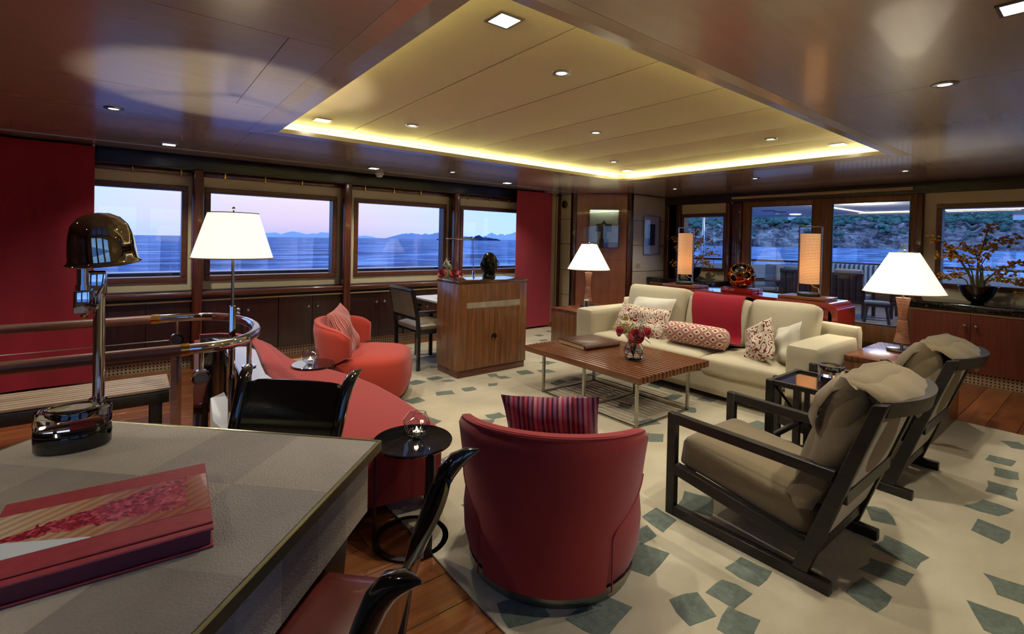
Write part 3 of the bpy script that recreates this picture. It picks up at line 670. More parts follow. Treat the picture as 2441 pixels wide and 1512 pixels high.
# wooded cliffs behind the stern
def cliff_mat():
    m, nt, b, out = new_mat('striated_cliff'); L = nt.links.new; setp(b, Roughness=1.0); b.inputs['Specular IOR Level'].default_value = 0
    tc = nt.nodes.new('ShaderNodeTexCoord'); mp = nt.nodes.new('ShaderNodeMapping'); mp.inputs['Scale'].default_value = (1, 1, 3.0); L(tc.outputs['Object'], mp.inputs[0])
    n = nt.nodes.new('ShaderNodeTexNoise'); n.inputs['Scale'].default_value = .10; n.inputs['Detail'].default_value = 9.0; n.inputs['Roughness'].default_value = .65; n.inputs['Distortion'].default_value = 1.0; L(mp.outputs[0], n.inputs['Vector'])
    r = nt.nodes.new('ShaderNodeValToRGB'); L(n.outputs[0], r.inputs[0]); e = r.color_ramp.elements
    e[0].position = .38; e[0].color = S(110, 100, 106); e[1].position = .66; e[1].color = S(240, 224, 214); k = e.new(.52); k.color = S(200, 172, 164)
    L(r.outputs[0], b.inputs['Base Color']); bp = nt.nodes.new('ShaderNodeBump'); bp.inputs['Strength'].default_value = 1; bp.inputs['Distance'].default_value = 6; L(n.outputs[0], bp.inputs['Height']); L(bp.outputs[0], b.inputs['Normal']); return m
def coast_pt(az, v):
    # v 0 waterline .. 1 cliff edge .. 2 back of the wood
    t_ = az*.35; c, s_ = math.cos(math.radians(az)), math.sin(math.radians(az))
    edge = 22+5*mn.noise(Vector((t_, 0, 1)))+3*mn.noise(Vector((t_*5, 2, 1)))
    top = edge+13+6*mn.noise(Vector((t_*.8, 5, 0)))
    if v <= 1: z = edge*v**.8; d = 520+26*v+9*mn.noise(Vector((t_*8, v*4, 2)))+12*mn.noise(Vector((t_*2, v*2, 8)))
    else: z = edge+(top-edge)*(v-1); d = 546+70*(v-1)+10*mn.noise(Vector((t_*2, v, 8)))
    return Vector((d*c, d*s_, sea_z(d*c, d*s_)+z-.5))
R = [[coast_pt(-16+62*i/260, j/14*2) for j in range(15)] for i in range(261)]
tag(MB().rings(R, closed=False, cap=False).build('sea_cliff', cliff_mat(), ang=80), 'pinkish grey rocky cliff across the water behind the stern', 'cliff')
wd = MB(); rnd = random.Random(3)
ico = bmesh.new(); bmesh.ops.create_icosphere(ico, subdivisions=1, radius=1.0); iv = [v.co.copy() for v in ico.verts]; ifc = [[v.index for v in f.verts] for f in ico.faces]; ico.free()
pts = []; fcs = []
for i in range(3400):
    az = rnd.uniform(-16, 46); v = 1.0+rnd.random()**.8; base = coast_pt(az, v)
    if rnd.random() < .05: base = coast_pt(az, rnd.uniform(.35, .95))
    r = rnd.uniform(1.2, 3.0); o = len(pts)
    for q in iv: pts.append(base+Vector((q.x*r*1.25, q.y*r*1.25, q.z*r*.85+r*.6))*rnd.uniform(.9, 1.1) if False else base+Vector((q.x*r*1.3*rnd.uniform(.85, 1.15), q.y*r*1.3*rnd.uniform(.85, 1.15), q.z*r*.85+r*.5)))
    fcs += [[a+o for a in f] for f in ifc]
me = bpy.data.meshes.new('pine_wood'); me.from_pydata(pts, [], fcs); me.materials.append(pm('pine_foliage', S(66, 92, 82), S(116, 140, 120), scale=.15, rough=1.0, spec=0))
tag(link('pine_wood', me), 'dark green pine wood along the top of the cliff', 'trees', kind='stuff')
for az, v, w, lb in ((21.8, 1.35, 5.0, 'small white house among the pines seen through the left glass door'), (20.6, 1.6, 4.0, 'tiny pale house higher up the wooded slope'), (5.5, 1.2, 7.0, 'low white house on the cliff top behind the flower branches')):
    p = coast_pt(az, v); t = thing('house', lb, 'house', (p.x-6, p.y-2, p.z), math.radians(az), 'houses on the cliff')
    MB().box((-w/2, -w/1.4, 0), (w/2, w/1.4, 4.2)).build('wall', M['white'], t, smooth=False)
    MB().poly([(-w/2-.3, -w/1.4-.3, 4.2), (w/2+.3, -w/1.4-.3, 4.2), (w/2+.3, w/1.4+.3, 4.2), (-w/2-.3, w/1.4+.3, 4.2), (0, -w/1.4-.3, 5.6), (0, w/1.4+.3, 5.6)], [(0, 1, 4), (2, 3, 5), (0, 4, 5, 3), (1, 2, 5, 4), (0, 3, 2, 1)]).build('roof', pm('clay_roof', S(150, 96, 76), rough=.9), t, smooth=False)

# side deck bulwark outside the port windows
t = sempty('wall_bulwark', 'dark bulwark with pale cap outside the sea windows', 'bulwark')
MB().box((-6, 7.6, -1.5), (9, 7.7, .925)).build('bulwark_panel', M['white'], t, smooth=False)
MB().box((-6, 7.52, .925), (9, 7.78, .99), bev=.02, seg=3).build('cap_rail', pm('varnished_cap_rail', S(40, 38, 52), rough=.25, coat=.4), t)
MB().box((-6, 6.7, -.2), (9, 7.6, -.1)).build('side_deck', M['plank2'], t, smooth=False)

# after deck
deck = struct(MB().box((8.0, -1.5, -.12), (18.4, 9.6, -.03)).build('floor_deck', M['dark'], smooth=False), 'teak after deck beyond the glass doors')
M['teakdeck'] = wood('weathered_teak', S(132, 112, 92), S(160, 138, 114), axis=0, rough=.45, coat=.2)
yy_ = .2
while yy_ < 6.6:
    MB().box((8.02, yy_+.005, -.03), (15.5, yy_+.105, 0), bev=.002, seg=1).build('plank', M['teakdeck'], deck, smooth=False); yy_ += .11
ov = sempty('ceiling_deck', 'white deckhead over the after deck', 'ceiling')
M['deckhead'] = pm('white_deckhead', S(232, 236, 240), rough=.35)
MB().box((8.0, -1.5, 2.45), (16.2, 9.6, 2.55)).build('deckhead', M['deckhead'], ov, smooth=False)
MB().box((16.2, -1.5, 2.41), (16.35, 9.6, 2.62), bev=.02).build('fascia', M['deckhead'], ov)
DL = emis('deck_light', (1, .96, .88, 1), 2.6)
MB().box((9.0, 4.38, 2.435), (15.5, 4.45, 2.449)).build('light_slot', DL, ov, smooth=False)
MB().box((15.5, 1.0, 2.435), (15.57, 4.45, 2.449)).build('light_slot', DL, ov, smooth=False)
for x, y in ((13.8, 6.14), (14.5, 6.13)): MB().lathe([(.16, 2.44), (.17, 2.449), (.17, 2.46)], n=24, c=(x, y, 0)).build('speaker_grille', M['blackplain'], ov)
MB().lathe([(.13, 2.43), (.16, 2.449), (.16, 2.46)], n=24, c=(15.6, 6.16, 0)).build('deck_lamp', DL, ov)
lamp(ov, (12.5, 3.5, 2.3), 'POINT', 60, (1, .93, .85), size=.3)
# stern rail with a white bulwark
t = sempty('wall_stern', 'white stern bulwark with dark handrail', 'bulwark')
arc = [(17.2-2.6*((y-3.6)/6)**2, y) for y in [-2.4+12*i/24 for i in range(25)]]
MB().rings([[(x, y, 0), (x, y, .86), (x+.08, y, .86), (x+.08, y, 0)] for x, y in arc]).build('bulwark_panel', M['white'], t)
MB().tube([(x+.02, y, 1.0) for x, y in arc], .035, n=10).build('handrail', M['mahog'], t)
for x, y in arc[::2]: MB().cyl((x+.02, y, .84), (x+.02, y, .99), .014, n=8).build('stanchion', M['chrome'], t)
# deck furniture
M['teak'] = wood('outdoor_teak', S(72, 46, 34), S(100, 66, 48), axis=2, rough=.5)
M['deckcush'] = weave('grey_outdoor_cushion', S(140, 150, 156), S(160, 168, 172))
def deck_chair(x, y, rz, label, slats=True, w=.68):
    # origin at the floor, faces +x, back at -x side
    t = thing('deck_chair', label, 'chair', (x, y, 0), rz, 'chairs on the after deck')
    for sy in (-1, 1):
        MB().box((-.36, sy*w/2-.03, 0), (-.30, sy*w/2+.03, .62), bev=.006).build('leg', M['teak'], t)
        MB().box((.30, sy*w/2-.03, 0), (.36, sy*w/2+.03, .60), bev=.006).build('leg', M['teak'], t)
        MB().box((-.40, sy*w/2-.045, .60), (.40, sy*w/2+.045, .64), bev=.008).build('armrest', M['teak'], t)
    MB().box((-.36, -w/2, .30), (.36, w/2, .35), bev=.006).build('seat_frame', M['teak'], t)
    MB().soft((-.30, -w/2+.04, .35), (.36, w/2-.04, .47), .04, n=4, bulge=(0, 0, .02)).build('seat_cushion', M['deckcush'], t)
    MB().box((-.41, -w/2, .88), (-.36, w/2, .94), bev=.006).build('back_rail', M['teak'], t)
    MB().box((-.40, -w/2, .30), (-.36, w/2, .36), bev=.006).build('back_rail', M['teak'], t)
    if slats:
        k = 5
        for i in range(k):
            a = -w/2+w*i/k; MB().box((-.40, a+.008, .36), (-.37, a+w/k-.008, .88), bev=.004).build('slat', M['teak'], t)
    MB().soft((-.36, -w/2+.03, .46), (-.22, w/2-.03, 1.02), .05, n=5, bulge=(.02, 0, 0)).build('back_cushion', M['deckcush'], t)
    return t
deck_chair(12.45, 3.70, 0, 'slat-backed teak deck chair seen through the right glass door', w=.60)
deck_chair(12.45, 4.70, 0, 'slat-backed teak deck chair seen left of the door meeting stile', w=.72)
deck_chair(12.6, 5.75, PI*.78, 'teak deck chair with pale cushions turned towards the left door', slats=False, w=.62)
deck_chair(12.9, 2.75, .1, 'teak deck chair mostly hidden behind the large lamp shade', w=.62)
for x, y, lb in ((11.4, 2.98, 'low teak deck stool nearest the glass door'), (12.0, 2.35, 'low teak deck stool farther right behind the lamp')):
    t = thing('deck_stool', lb, 'stool', (x, y, 0), .3, 'stools on the after deck')
    MB().box((-.2, -.2, .36), (.2, .2, .40), bev=.008).build('seat', M['teak'], t)
    MB().soft((-.2, -.2, .40), (.2, .2, .46), .03, n=3).build('cushion', M['deckcush'], t)
    for sx in (-1, 1):
        for sy in (-1, 1): MB().cyl((sx*.15, sy*.15, .36), (sx*.20, sy*.20, 0), .022, .018, n=8).build('leg', M['teak'], t)
    for sx in (-1, 1): MB().box((sx*.185-.008, -.18, .10), (sx*.185+.008, .18, .12)).build('stretcher', M['steel'], t, smooth=False)
t = thing('deck_sofa', 'striped deck sofa along the stern rail', 'sofa', (15.6, 4.3, 0))
MB().box((-.35, -1.3, .05), (.35, 1.3, .32), bev=.01).build('base', M['teak'], t)
ST = stripes('blue_white_stripe', [(0, S(70, 110, 150)), (.5, S(214, 222, 226))], axis=1, scale=9)
MB().soft((-.35, -1.3, .32), (.3, 1.3, .5), .05, n=6).build('seat_cushion', M['deckcush'], t)
MB().soft((.12, -1.25, .45), (.36, 1.25, 1.02), .08, n=8).build('back_cushion', ST, t)
# awning pole seen through the small aft window
tag(MB().cyl((13.2, 7.7, 0), (13.2, 7.7, 2.45), .035, n=12).build('awning_pole', M['chrome']), 'thin polished pole seen through the small aft window', 'pole')

# ================================================================== furniture of the seating group
M['linen'] = weave('cream_bouclé', S(196, 184, 152), S(214, 203, 172), s=700, bump=.5)
M['linen_smooth'] = weave('pale_ivory_cloth', S(224, 218, 196), S(234, 228, 208), s=900, bump=.2)
M['redcloth'] = weave('brick_red_wool', S(132, 38, 35), S(152, 50, 44), s=900, bump=.25)
M['redlight'] = weave('coral_red_wool', S(164, 56, 44), S(184, 70, 55), s=900, bump=.25)
M['throw'] = weave('crimson_knit', S(136, 14, 32), S(158, 22, 42), s=1200, bump=.3)
M['taupe'] = weave('taupe_chenille', S(102, 88, 64), S(126, 110, 82), s=700, bump=.5)
M['taupe_back'] = weave('pale_grey_back_cloth', S(170, 164, 158), S(184, 178, 172), s=700, bump=.2)
M['walnut'] = wood('walnut_veneer', S(96, 58, 32), S(140, 92, 54), axis=2, rough=.3, coat=.25)
M['walnut_y'] = wood('walnut_slat', S(90, 50, 28), S(132, 80, 46), axis=1, rough=.28, coat=.35)
M['redwood'] = wood('rosewood_top', S(92, 48, 30), S(128, 72, 46), axis=1, rough=.25, coat=.4)
M['redlac'] = pm('red_lacquer', S(128, 24, 16), rough=.10, coat=1.0)
M['squig'] = squiggle('squiggle_print'); M['lattice'] = lattice('lattice_print')
M['clear'] = glass('clear_glass'); M['water'] = glass('vase_water', ior=1.33)
M['leaf'] = pm('green_leaf', S(52, 84, 34), S(86, 116, 48), scale=30, rough=.5)
M['stem'] = pm('green_stem', S(60, 88, 36), rough=.5)
M['rose'] = pm('crimson_petals', S(164, 8, 30), S(204, 20, 50), scale=40, rough=.6, sheen=.4)

# ---- rug: pale field with woven grey-green patches
M['rug'] = pm('beige_rug_pile', S(176, 164, 134), S(198, 186, 156), scale=2.2, rough=.95, bump=.5, bscale=260, stretch=(1, 1.6, 1), sheen=.25, detail=7)
M['patch'] = pm('grey_green_pile', S(80, 90, 78), S(102, 112, 98), scale=40, rough=.95, bump=.5, bscale=260, sheen=.25)
rug = thing('rug', 'beige rug with scattered grey-green patches under the seating group', 'rug', (3.4, 2.9, 0))
RXa, RXb, RYa, RYb = 1.12, 5.66, -.45, 6.15
MB().box((RXa-3.4, RYa-2.9, 0), (RXb-3.4, RYb-2.9, .012), bev=.004).build('pile', M['rug'], rug)
def patch(poly):
    m = MB(); n = len(poly); cx = sum(p[0] for p in poly)/n; cy_ = sum(p[1] for p in poly)/n
    m.rings([[(x-3.4, y-2.9, .0115) for x, y in poly], [(x-3.4, y-2.9, .0134) for x, y in poly]]).build('patch', M['patch'], rug, smooth=False)
def quad(cx, cy_, a, b, sk, rot, rnd):
    P = []
    for sx, sy in ((-1, -1), (0, -1.05), (1, -1), (1, 0), (1, 1), (.1, .95), (-1, 1), (-1.05, 0)):
        x = sx*a/2*(1+rnd.uniform(-.12, .12))+sy*sk; y_ = sy*b/2*(1+rnd.uniform(-.12, .12))
        P.append((cx+x*math.cos(rot)-y_*math.sin(rot), cy_+x*math.sin(rot)+y_*math.cos(rot)))
    return P
PATCHES = [(2.55,1.49,0.209,0.178,0.41),(2.244,1.518,0.153,0.147,0.08),(2.225,1.029,0.149,0.136,-0.02),(2.011,1.015,0.149,0.124,-0.02),(1.809,1.059,0.139,0.143,-0.32),(3.279,0.815,0.17,0.107,0.49),(2.976,0.652,0.164,0.178,-0.06),(2.735,0.647,0.141,0.149,-0.04),(2.497,0.644,0.178,0.127,-0.06),(3.902,0.452,0.196,0.121,-0.29),(3.583,0.412,0.178,0.13,-0.05),(3.042,0.266,0.161,0.155,0.4),(4.583,0.461,0.164,0.117,0.17),(4.837,0.52,0.145,0.135,-0.0),(4.252,0.448,0.215,0.134,0.09),(5.312,0.491,0.148,0.12,0.56),(4.343,2.445,0.148,0.129,-0.01),(4.08,1.839,0.165,0.131,-0.08),(3.475,4.144,0.157,0.155,-0.28),(3.708,4.051,0.148,0.126,-0.33),(3.979,4.321,0.151,0.126,0.11),(3.524,3.651,0.177,0.105,0.2),(3.768,3.634,0.133,0.097,0.28),(4.064,3.649,0.142,0.104,0.16),(4.315,3.011,0.17,0.131,0.3),(3.932,2.383,0.138,0.102,0.51),(3.521,2.785,0.15,0.112,0.47),(3.653,2.991,0.114,0.106,-0.09),(3.345,2.418,0.193,0.112,-0.28),(3.132,2.207,0.154,0.164,0.59),(3.871,2.873,0.129,0.112,-0.07),(2.376,4.014,0.164,0.113,-0.29),(2.04,3.981,0.137,0.135,0.1),(2.293,4.481,0.153,0.124,0.2),(2.63,3.983,0.13,0.108,-0.08),(2.532,4.5,0.137,0.101,0.03),(2.603,4.343,0.108,0.082,-0.0),(2.595,6.004,0.156,0.127,0.47),(2.869,5.915,0.169,0.139,0.53),(1.72,2.777,0.168,0.118,0.27),(2.064,1.48,0.118,0.087,-0.01),(1.893,1.37,0.219,0.151,0.19),(1.478,1.266,0.205,0.159,0.17),(1.243,1.471,0.162,0.137,-0.28),(2.416,3.248,0.138,0.115,-0.15),(2.261,3.175,0.142,0.101,0.6),(2.911,3.976,0.098,0.083,-0.29),(3.108,4.249,0.107,0.107,-0.32),(3.155,4.12,0.118,0.09,-0.29),(2.966,5.356,0.142,0.129,0.24),(2.746,4.904,0.105,0.086,-0.23),(5.004,5.641,0.125,0.124,0.03),(5.382,5.811,0.106,0.099,-0.07),(4.807,5.322,0.14,0.084,-0.0),(1.875,0.903,0.149,0.118,0.27),(2.729,0.269,0.191,0.148,0.47),(1.451,3.565,0.118,0.123,-0.13),(3.74,5.737,0.175,0.115,0.25),(1.897,3.454,0.155,0.147,0.37),(5.053,-0.294,0.119,0.124,0.09),(5.043,2.068,0.145,0.104,-0.17),(3.802,1.337,0.188,0.12,-0.07),(3.365,1.504,0.148,0.097,0.1),(4.583,4.909,0.111,0.122,-0.18),(5.228,4.626,0.13,0.106,-0.28),(5.453,1.547,0.159,0.118,0.12),(1.796,4.491,0.134,0.122,-0.13),(4.429,3.422,0.113,0.105,-0.04),(3.591,-0.208,0.172,0.116,0.06),(3.324,5.444,0.141,0.114,0.28),(4.786,0.116,0.177,0.132,-0.05),(3.309,3.159,0.15,0.11,-0.28),(3.761,4.814,0.115,0.104,0.26),(4.625,3.881,0.112,0.133,0.38),(5.493,4.118,0.114,0.141,-0.22),(2.528,5.483,0.122,0.127,-0.07),(1.483,0.382,0.14,0.094,-0.35),(3.113,1.682,0.158,0.119,0.35),(5.124,3.196,0.16,0.106,0.04),(2.285,2.039,0.169,0.101,0.17),(2.302,5.225,0.148,0.109,0.24),(1.424,4.268,0.114,0.099,0.36),(4.161,1.105,0.119,0.148,0.13),(4.877,2.96,0.157,0.124,0.19),(1.466,5.302,0.148,0.136,-0.4),(2.288,2.737,0.113,0.145,-0.1),(4.13,2.672,0.186,0.097,0.13),(2.144,-0.143,0.128,0.095,-0.08),(5.25,3.769,0.144,0.149,-0.39),(3.48,1.905,0.118,0.094,0.32),(1.512,2.203,0.115,0.105,-0.07),(1.458,5.821,0.124,0.121,-0.08),(3.186,4.906,0.128,0.097,-0.15),(4.742,1.671,0.12,0.095,-0.2),(1.847,0.115,0.124,0.106,0.14),(1.415,0.019,0.12,0.111,0.29),(4.773,4.279,0.118,0.122,-0.26),(1.796,1.698,0.183,0.118,-0.05),(5.373,3.455,0.118,0.139,-0.06),(2.949,1.058,0.132,0.102,0.05),(1.901,4.94,0.149,0.092,-0.26)]
rnd = random.Random(11)
for cx, cy_, a, b, rot in PATCHES: patch(quad(cx, cy_, a, b, rnd.uniform(-.02, .02), rot, rnd))

# ---- cream sofa
sofa = thing('sofa', 'long cream sofa with wide block arms', 'sofa', (4.84, 2.85, .012))
def sp(name, a, b, r, m='linen', **k): return MB().soft(a, b, r, **k).build(name, M[m], sofa, ang=60)
sp('base', (-.48, -1.12, .05), (.46, 1.12, .25), .02, n=4)
for s_ in (-1, 1):
    y0, y1 = (-1.35, -1.09) if s_ < 0 else (1.09, 1.35)
    sp('arm', (-.52, y0, .05), (.42, y1, .665), .035, n=10, noise=.004, seed=s_+3)
sp('back_frame', (.38, -1.35, .05), (.53, 1.35, .755), .035, n=10, noise=.003)
sp('seat_cushion', (-.51, -1.085, .235), (.30, -.305, .405), .05, n=12, bulge=(0, 0, .03), noise=.004, seed=1)
sp('seat_cushion', (-.51, -.295, .235), (.30, 1.085, .405), .05, n=14, bulge=(0, 0, .025), noise=.004, seed=2)
TILT = Matrix.Rotation(math.radians(13), 4, 'Y')
for i, (y0, y1, dx, h) in enumerate(((-1.08, -.46, 0, .52), (-.455, .24, 0, .50), (.25, 1.06, -.03, .55))):
    Mx = Matrix.Translation((.16+dx, 0, .415)) @ TILT
    MB().soft((-.11, y0, 0), (.12, y1, h), .06, n=12, bulge=(.045, 0, .0), noise=.006, seed=i+5, M=Mx).build('back_cushion', M['linen'], sofa, ang=60)
for x in (-.42, .42):
    for y in (-1.25, 1.25): MB().box((x-.03, y-.03, 0), (x+.03, y+.03, .06), bev=.004).build('foot', M['blackplain'], sofa)
# throw over the middle back cushion
th = MB(); R = []; path = [(-.30, .012), (-.20, .02), (-.168, .10), (-.182, .2), (-.19, .3), (-.18, .4), (-.155, .47), (-.10, .525), (0, .535), (.09, .525), (.135, .47), (.14, .3)]
for i in range(17):
    s_ = i/16; R.append([])
    for j, (px, pz) in enumerate(path):
        k = j/(len(path)-1); y = .20-.62*s_-.16*(1-k)**1.5+.10*(1-k)*s_
        w = .006*math.sin(s_*14+j*.6)
        v = (Matrix.Translation((.16, 0, .415)) @ TILT) @ Vector((px+w, y, pz+(.004*math.sin(s_*9) if j > 6 else 0))); R[-1].append(v)
top = R; bot = [[p+Vector((.008, 0, -.004)) for p in r] for r in R]
th.rings([t_+b_[::-1] for t_, b_ in zip(top, bot)])
o = th.build('throw_blanket', M['throw'], ang=70); o.location = (4.84, 2.85, .012); tag(o, 'crimson knitted throw draped over the middle of the cream sofa', 'throw')

def facing(pos, nrm, up=(0, 0, 1), roll=0.0):
    z = Vector(nrm).normalized(); x = Vector(up).cross(z).normalized(); y = z.cross(x)
    return Matrix.Translation(Vector(pos)) @ Matrix((x, y, z)).transposed().to_4x4() @ Matrix.Rotation(roll, 4, 'Z')
def cushion(pos, nrm, w, h, t_, m, label, roll=0.0, seed=0, group='loose cushions', pinch=.06):
    o = MB().pillow(w, h, t_, seed=seed, pinch=pinch).build('cushion', m, ang=70); o.matrix_world = facing(pos, nrm, roll=roll); tag(o, label, 'cushion', group); return o
cushion((4.83, 3.48, .655), (-1, .10, .50), .62, .44, .15, M['linen_smooth'], 'plain ivory cushion behind the printed one at the left sofa arm', .03, 1)
cushion((4.66, 3.48, .595), (-1, .05, .55), .72, .36, .14, M['squig'], 'wide cream cushion with dark red squiggles at the left sofa arm', -.02, 2)
cushion((4.60, 2.10, .585), (-.80, .55, .28), .38, .40, .15, M['squig'], 'squarish cream cushion with dark red squiggles on the right seat', .5, 3)
cushion((4.72, 1.91, .585), (-.66, .70, .30), .42, .40, .14, M['linen_smooth'], 'plain ivory cushion tucked into the right sofa arm', .35, 4)
b = MB(); prof = [(.002, -.335), (.05, -.334), (.085, -.318), (.104, -.29), (.11, -.2), (.111, 0), (.11, .2), (.104, .29), (.085, .318), (.05, .334), (.002, .335)]
b.rings([[(r*math.cos(2*PI*j/28), y, r*math.sin(2*PI*j/28)) for j in range(28)] for r, y in prof])
o = b.build('bolster', M['lattice'], ang=60); o.location = (4.60, 2.74, .555); o.rotation_euler = (0, 0, .06); tag(o, 'round bolster with a red diamond lattice print on the cream sofa', 'cushion', 'loose cushions')

# ---- slatted coffee table
ct = thing('coffee_table', 'low slatted walnut coffee table on a thin steel frame', 'table', (3.68, 3.08, .0125))
proto = None
for i in range(20):
    x = 3.172-3.68+i*.0525
    if proto is None: proto = MB().box((0, -.72, .352), (.033, .72, .408), bev=.003, seg=1).build('slat', M['walnut_y'], ct, smooth=False); proto.location = (x, 0, 0)
    else: again('slat', proto, ct, (x, random.uniform(-.004, .004), 0))
for y in (-.62, 0, .62): MB().box((-.50, y-.012, .364), (.53, y+.012, .396)).build('cross_bar', M['steel'], ct, smooth=False)
for x in (-.515, .21):
    for y in (-.69, -.115, .42): MB().box((x, y-.012, 0), (x+.024, y+.012, .352), bev=.002, seg=1).build('leg', M['steel'], ct, smooth=False)
    MB().box((x, -.70, .0), (x+.024, .43, .012)).build('floor_rail', M['steel'], ct, smooth=False)
for y in (-.69, -.115, .42): MB().box((-.50, y-.012, .0), (.22, y+.012, .012)).build('floor_rail', M['steel'], ct, smooth=False)
# album
al = thing('photo_album', 'thick brown leather album lying on the coffee table', 'book', (3.76, 3.46, .4205), -.10)
M['leather'] = pm('brown_leather', S(70, 40, 26), S(92, 56, 38), scale=12, rough=.35, coat=.2, bump=.08, bscale=200)
M['pages'] = pm('cream_page_edges', S(206, 184, 118), S(222, 204, 146), scale=4, stretch=(1, 1, 120), rough=.8)
MB().box((-.235, -.215, 0), (.235, .215, .005), bev=.002).build('cover', M['leather'], al)
MB().box((-.235, -.215, .043), (.235, .215, .049), bev=.002).build('cover', M['leather'], al)
MB().box((-.228, -.19, .005), (.228, .207, .043)).build('page_block', M['pages'], al, smooth=False)
R = [[(x, -.20+.028*math.cos(a), .0245+.0245*math.sin(a)) for a in [PI/2+PI*k/8 for k in range(9)]] for x in (-.235, .235)]
MB().rings(R).build('spine', M['leather'], al)
# vase of roses
vx, vy, vz = 3.63, 2.776, .4205
v = thing('glass_vase', 'rounded clear glass vase half full of water on the coffee table', 'vase', (vx, vy, vz))
MB().lathe([(.001, 0), (.055, 0), (.085, .025), (.096, .065), (.09, .11), (.066, .155), (.05, .178), (.053, .186), (.046, .18), (.060, .152), (.084, .108), (.09, .065), (.078, .03), (.05, .012), (.001, .010)], n=36).build('body', M['clear'], v)
MB().lathe([(.001, .0125), (.048, .0145), (.0755, .032), (.0868, .065), (.0835, .095), (.001, .095)], n=36).build('water', M['water'], v)
def rose_flower(pos, nrm, r, label, foot, group):
    t = thing('rose', label, 'flower', pos, 0, group); t.matrix_world = facing(pos, nrm)
    inv = t.matrix_world.inverted(); fp = inv @ Vector(foot)
    pet = MB()
    for ring, (n, rad, h, op) in enumerate(((3, .25, .95, .1), (4, .45, .9, .25), (5, .68, .75, .5), (6, .9, .5, .85), (6, 1.0, .3, 1.15))):
        for k in range(n):
            a0 = 2*PI*k/n+ring*.7; g = []
            for i in range(6):
                u = -1+2*i/5; row = []
                for j in range(5):
                    q = j/4; rr = r*rad*(.35+.65*q**.8)+r*.10*op*q*q*q; a = a0+u*(PI/n*1.25)*(.5+.5*q)
                    z = r*(h*q*(1.05)-.35*(1-q))-r*.12*u*u*q-op*r*.22*q**4
                    row.append((rr*math.cos(a), rr*math.sin(a), z))
                g.append(row)
            pet.rings(g, closed=False, cap=False)
    pet.build('petals', M['rose'], t, ang=80)
    MB().sphere((0, 0, -r*.3), (r*.3, r*.3, r*.25), 10, 6).build('calyx', M['leaf'], t)
    mid = fp*.5+Vector((0, 0, -.02)); MB().tube([(0, 0, -r*.4), tuple(Vector((0, 0, -r*.9))*.8+mid*.1), tuple(mid), tuple(fp)], .003, n=6).build('stem', M['stem'], t)
    return t
g = 'roses in the coffee table vase'
rose_flower((3.625, 2.75, .640), (-.55, -.60, .55), .066, 'largest dark red rose at the front of the glass vase', (3.64, 2.79, .45), g)
rose_flower((3.555, 2.865, .675), (-.65, .45, .45), .052, 'dark red rose leaning left out of the glass vase', (3.66, 2.74, .46), g)
rose_flower((3.685, 2.695, .675), (.35, -.65, .5), .056, 'dark red rose leaning right out of the glass vase', (3.60, 2.82, .46), g)
def sprig(pos, tips, m, label, r=.007, seed=0, foot=(3.63, 2.78, .46), grp='filler sprigs in the vase'):
    t = thing('flower_sprig', label, 'flower', foot, 0, grp); rnd = random.Random(seed); F = Vector(foot); st = MB(); bl = MB()
    for k in range(tips):
        p = Vector(pos)+Vector((rnd.gauss(0, .035), rnd.gauss(0, .035), rnd.gauss(0, .04))); q = p-F
        st.tube([(0, 0, 0), tuple(q*.5+Vector((0, 0, .02))), tuple(q)], .0013, n=5)
        for i in range(7):
            e = q+Vector((rnd.gauss(0, .010), rnd.gauss(0, .010), rnd.gauss(0, .012))); bl.sphere(e, r*rnd.uniform(.6, 1.1), 6, 4)
    st.build('stems', M['stem'], t); o = bl.build('blossoms', m, t); o['kind'] = 'stuff'
M['yellowfl'] = pm('yellow_green_buds', S(150, 150, 40), S(190, 186, 70), scale=60, rough=.7); M['whitefl'] = pm('tiny_white_flowers', S(196, 206, 176), S(222, 226, 204), scale=60, rough=.7)
sprig((3.585, 2.84, .725), 13, M['yellowfl'], 'yellow-green goldenrod sprig above the left rose', .008, 2)
sprig((3.66, 2.74, .745), 12, M['whitefl'], 'pale white filler sprig behind the front rose', .006, 5)
o = MB().rings([[(.0, -.003, 0), (.0, .003, 0)], [(.03, -.026, -.012), (.03, .026, -.012)], [(.065, -.022, -.03), (.065, .022, -.03)], [(.095, -.002, -.055), (.095, .002, -.055)]], closed=False, cap=False).build('rose_leaf', M['leaf']); o.location = (3.66, 2.70, .63); o.rotation_euler = (0, .15, -.9); tag(o, 'single green rose leaf hanging over the vase rim', 'leaf')

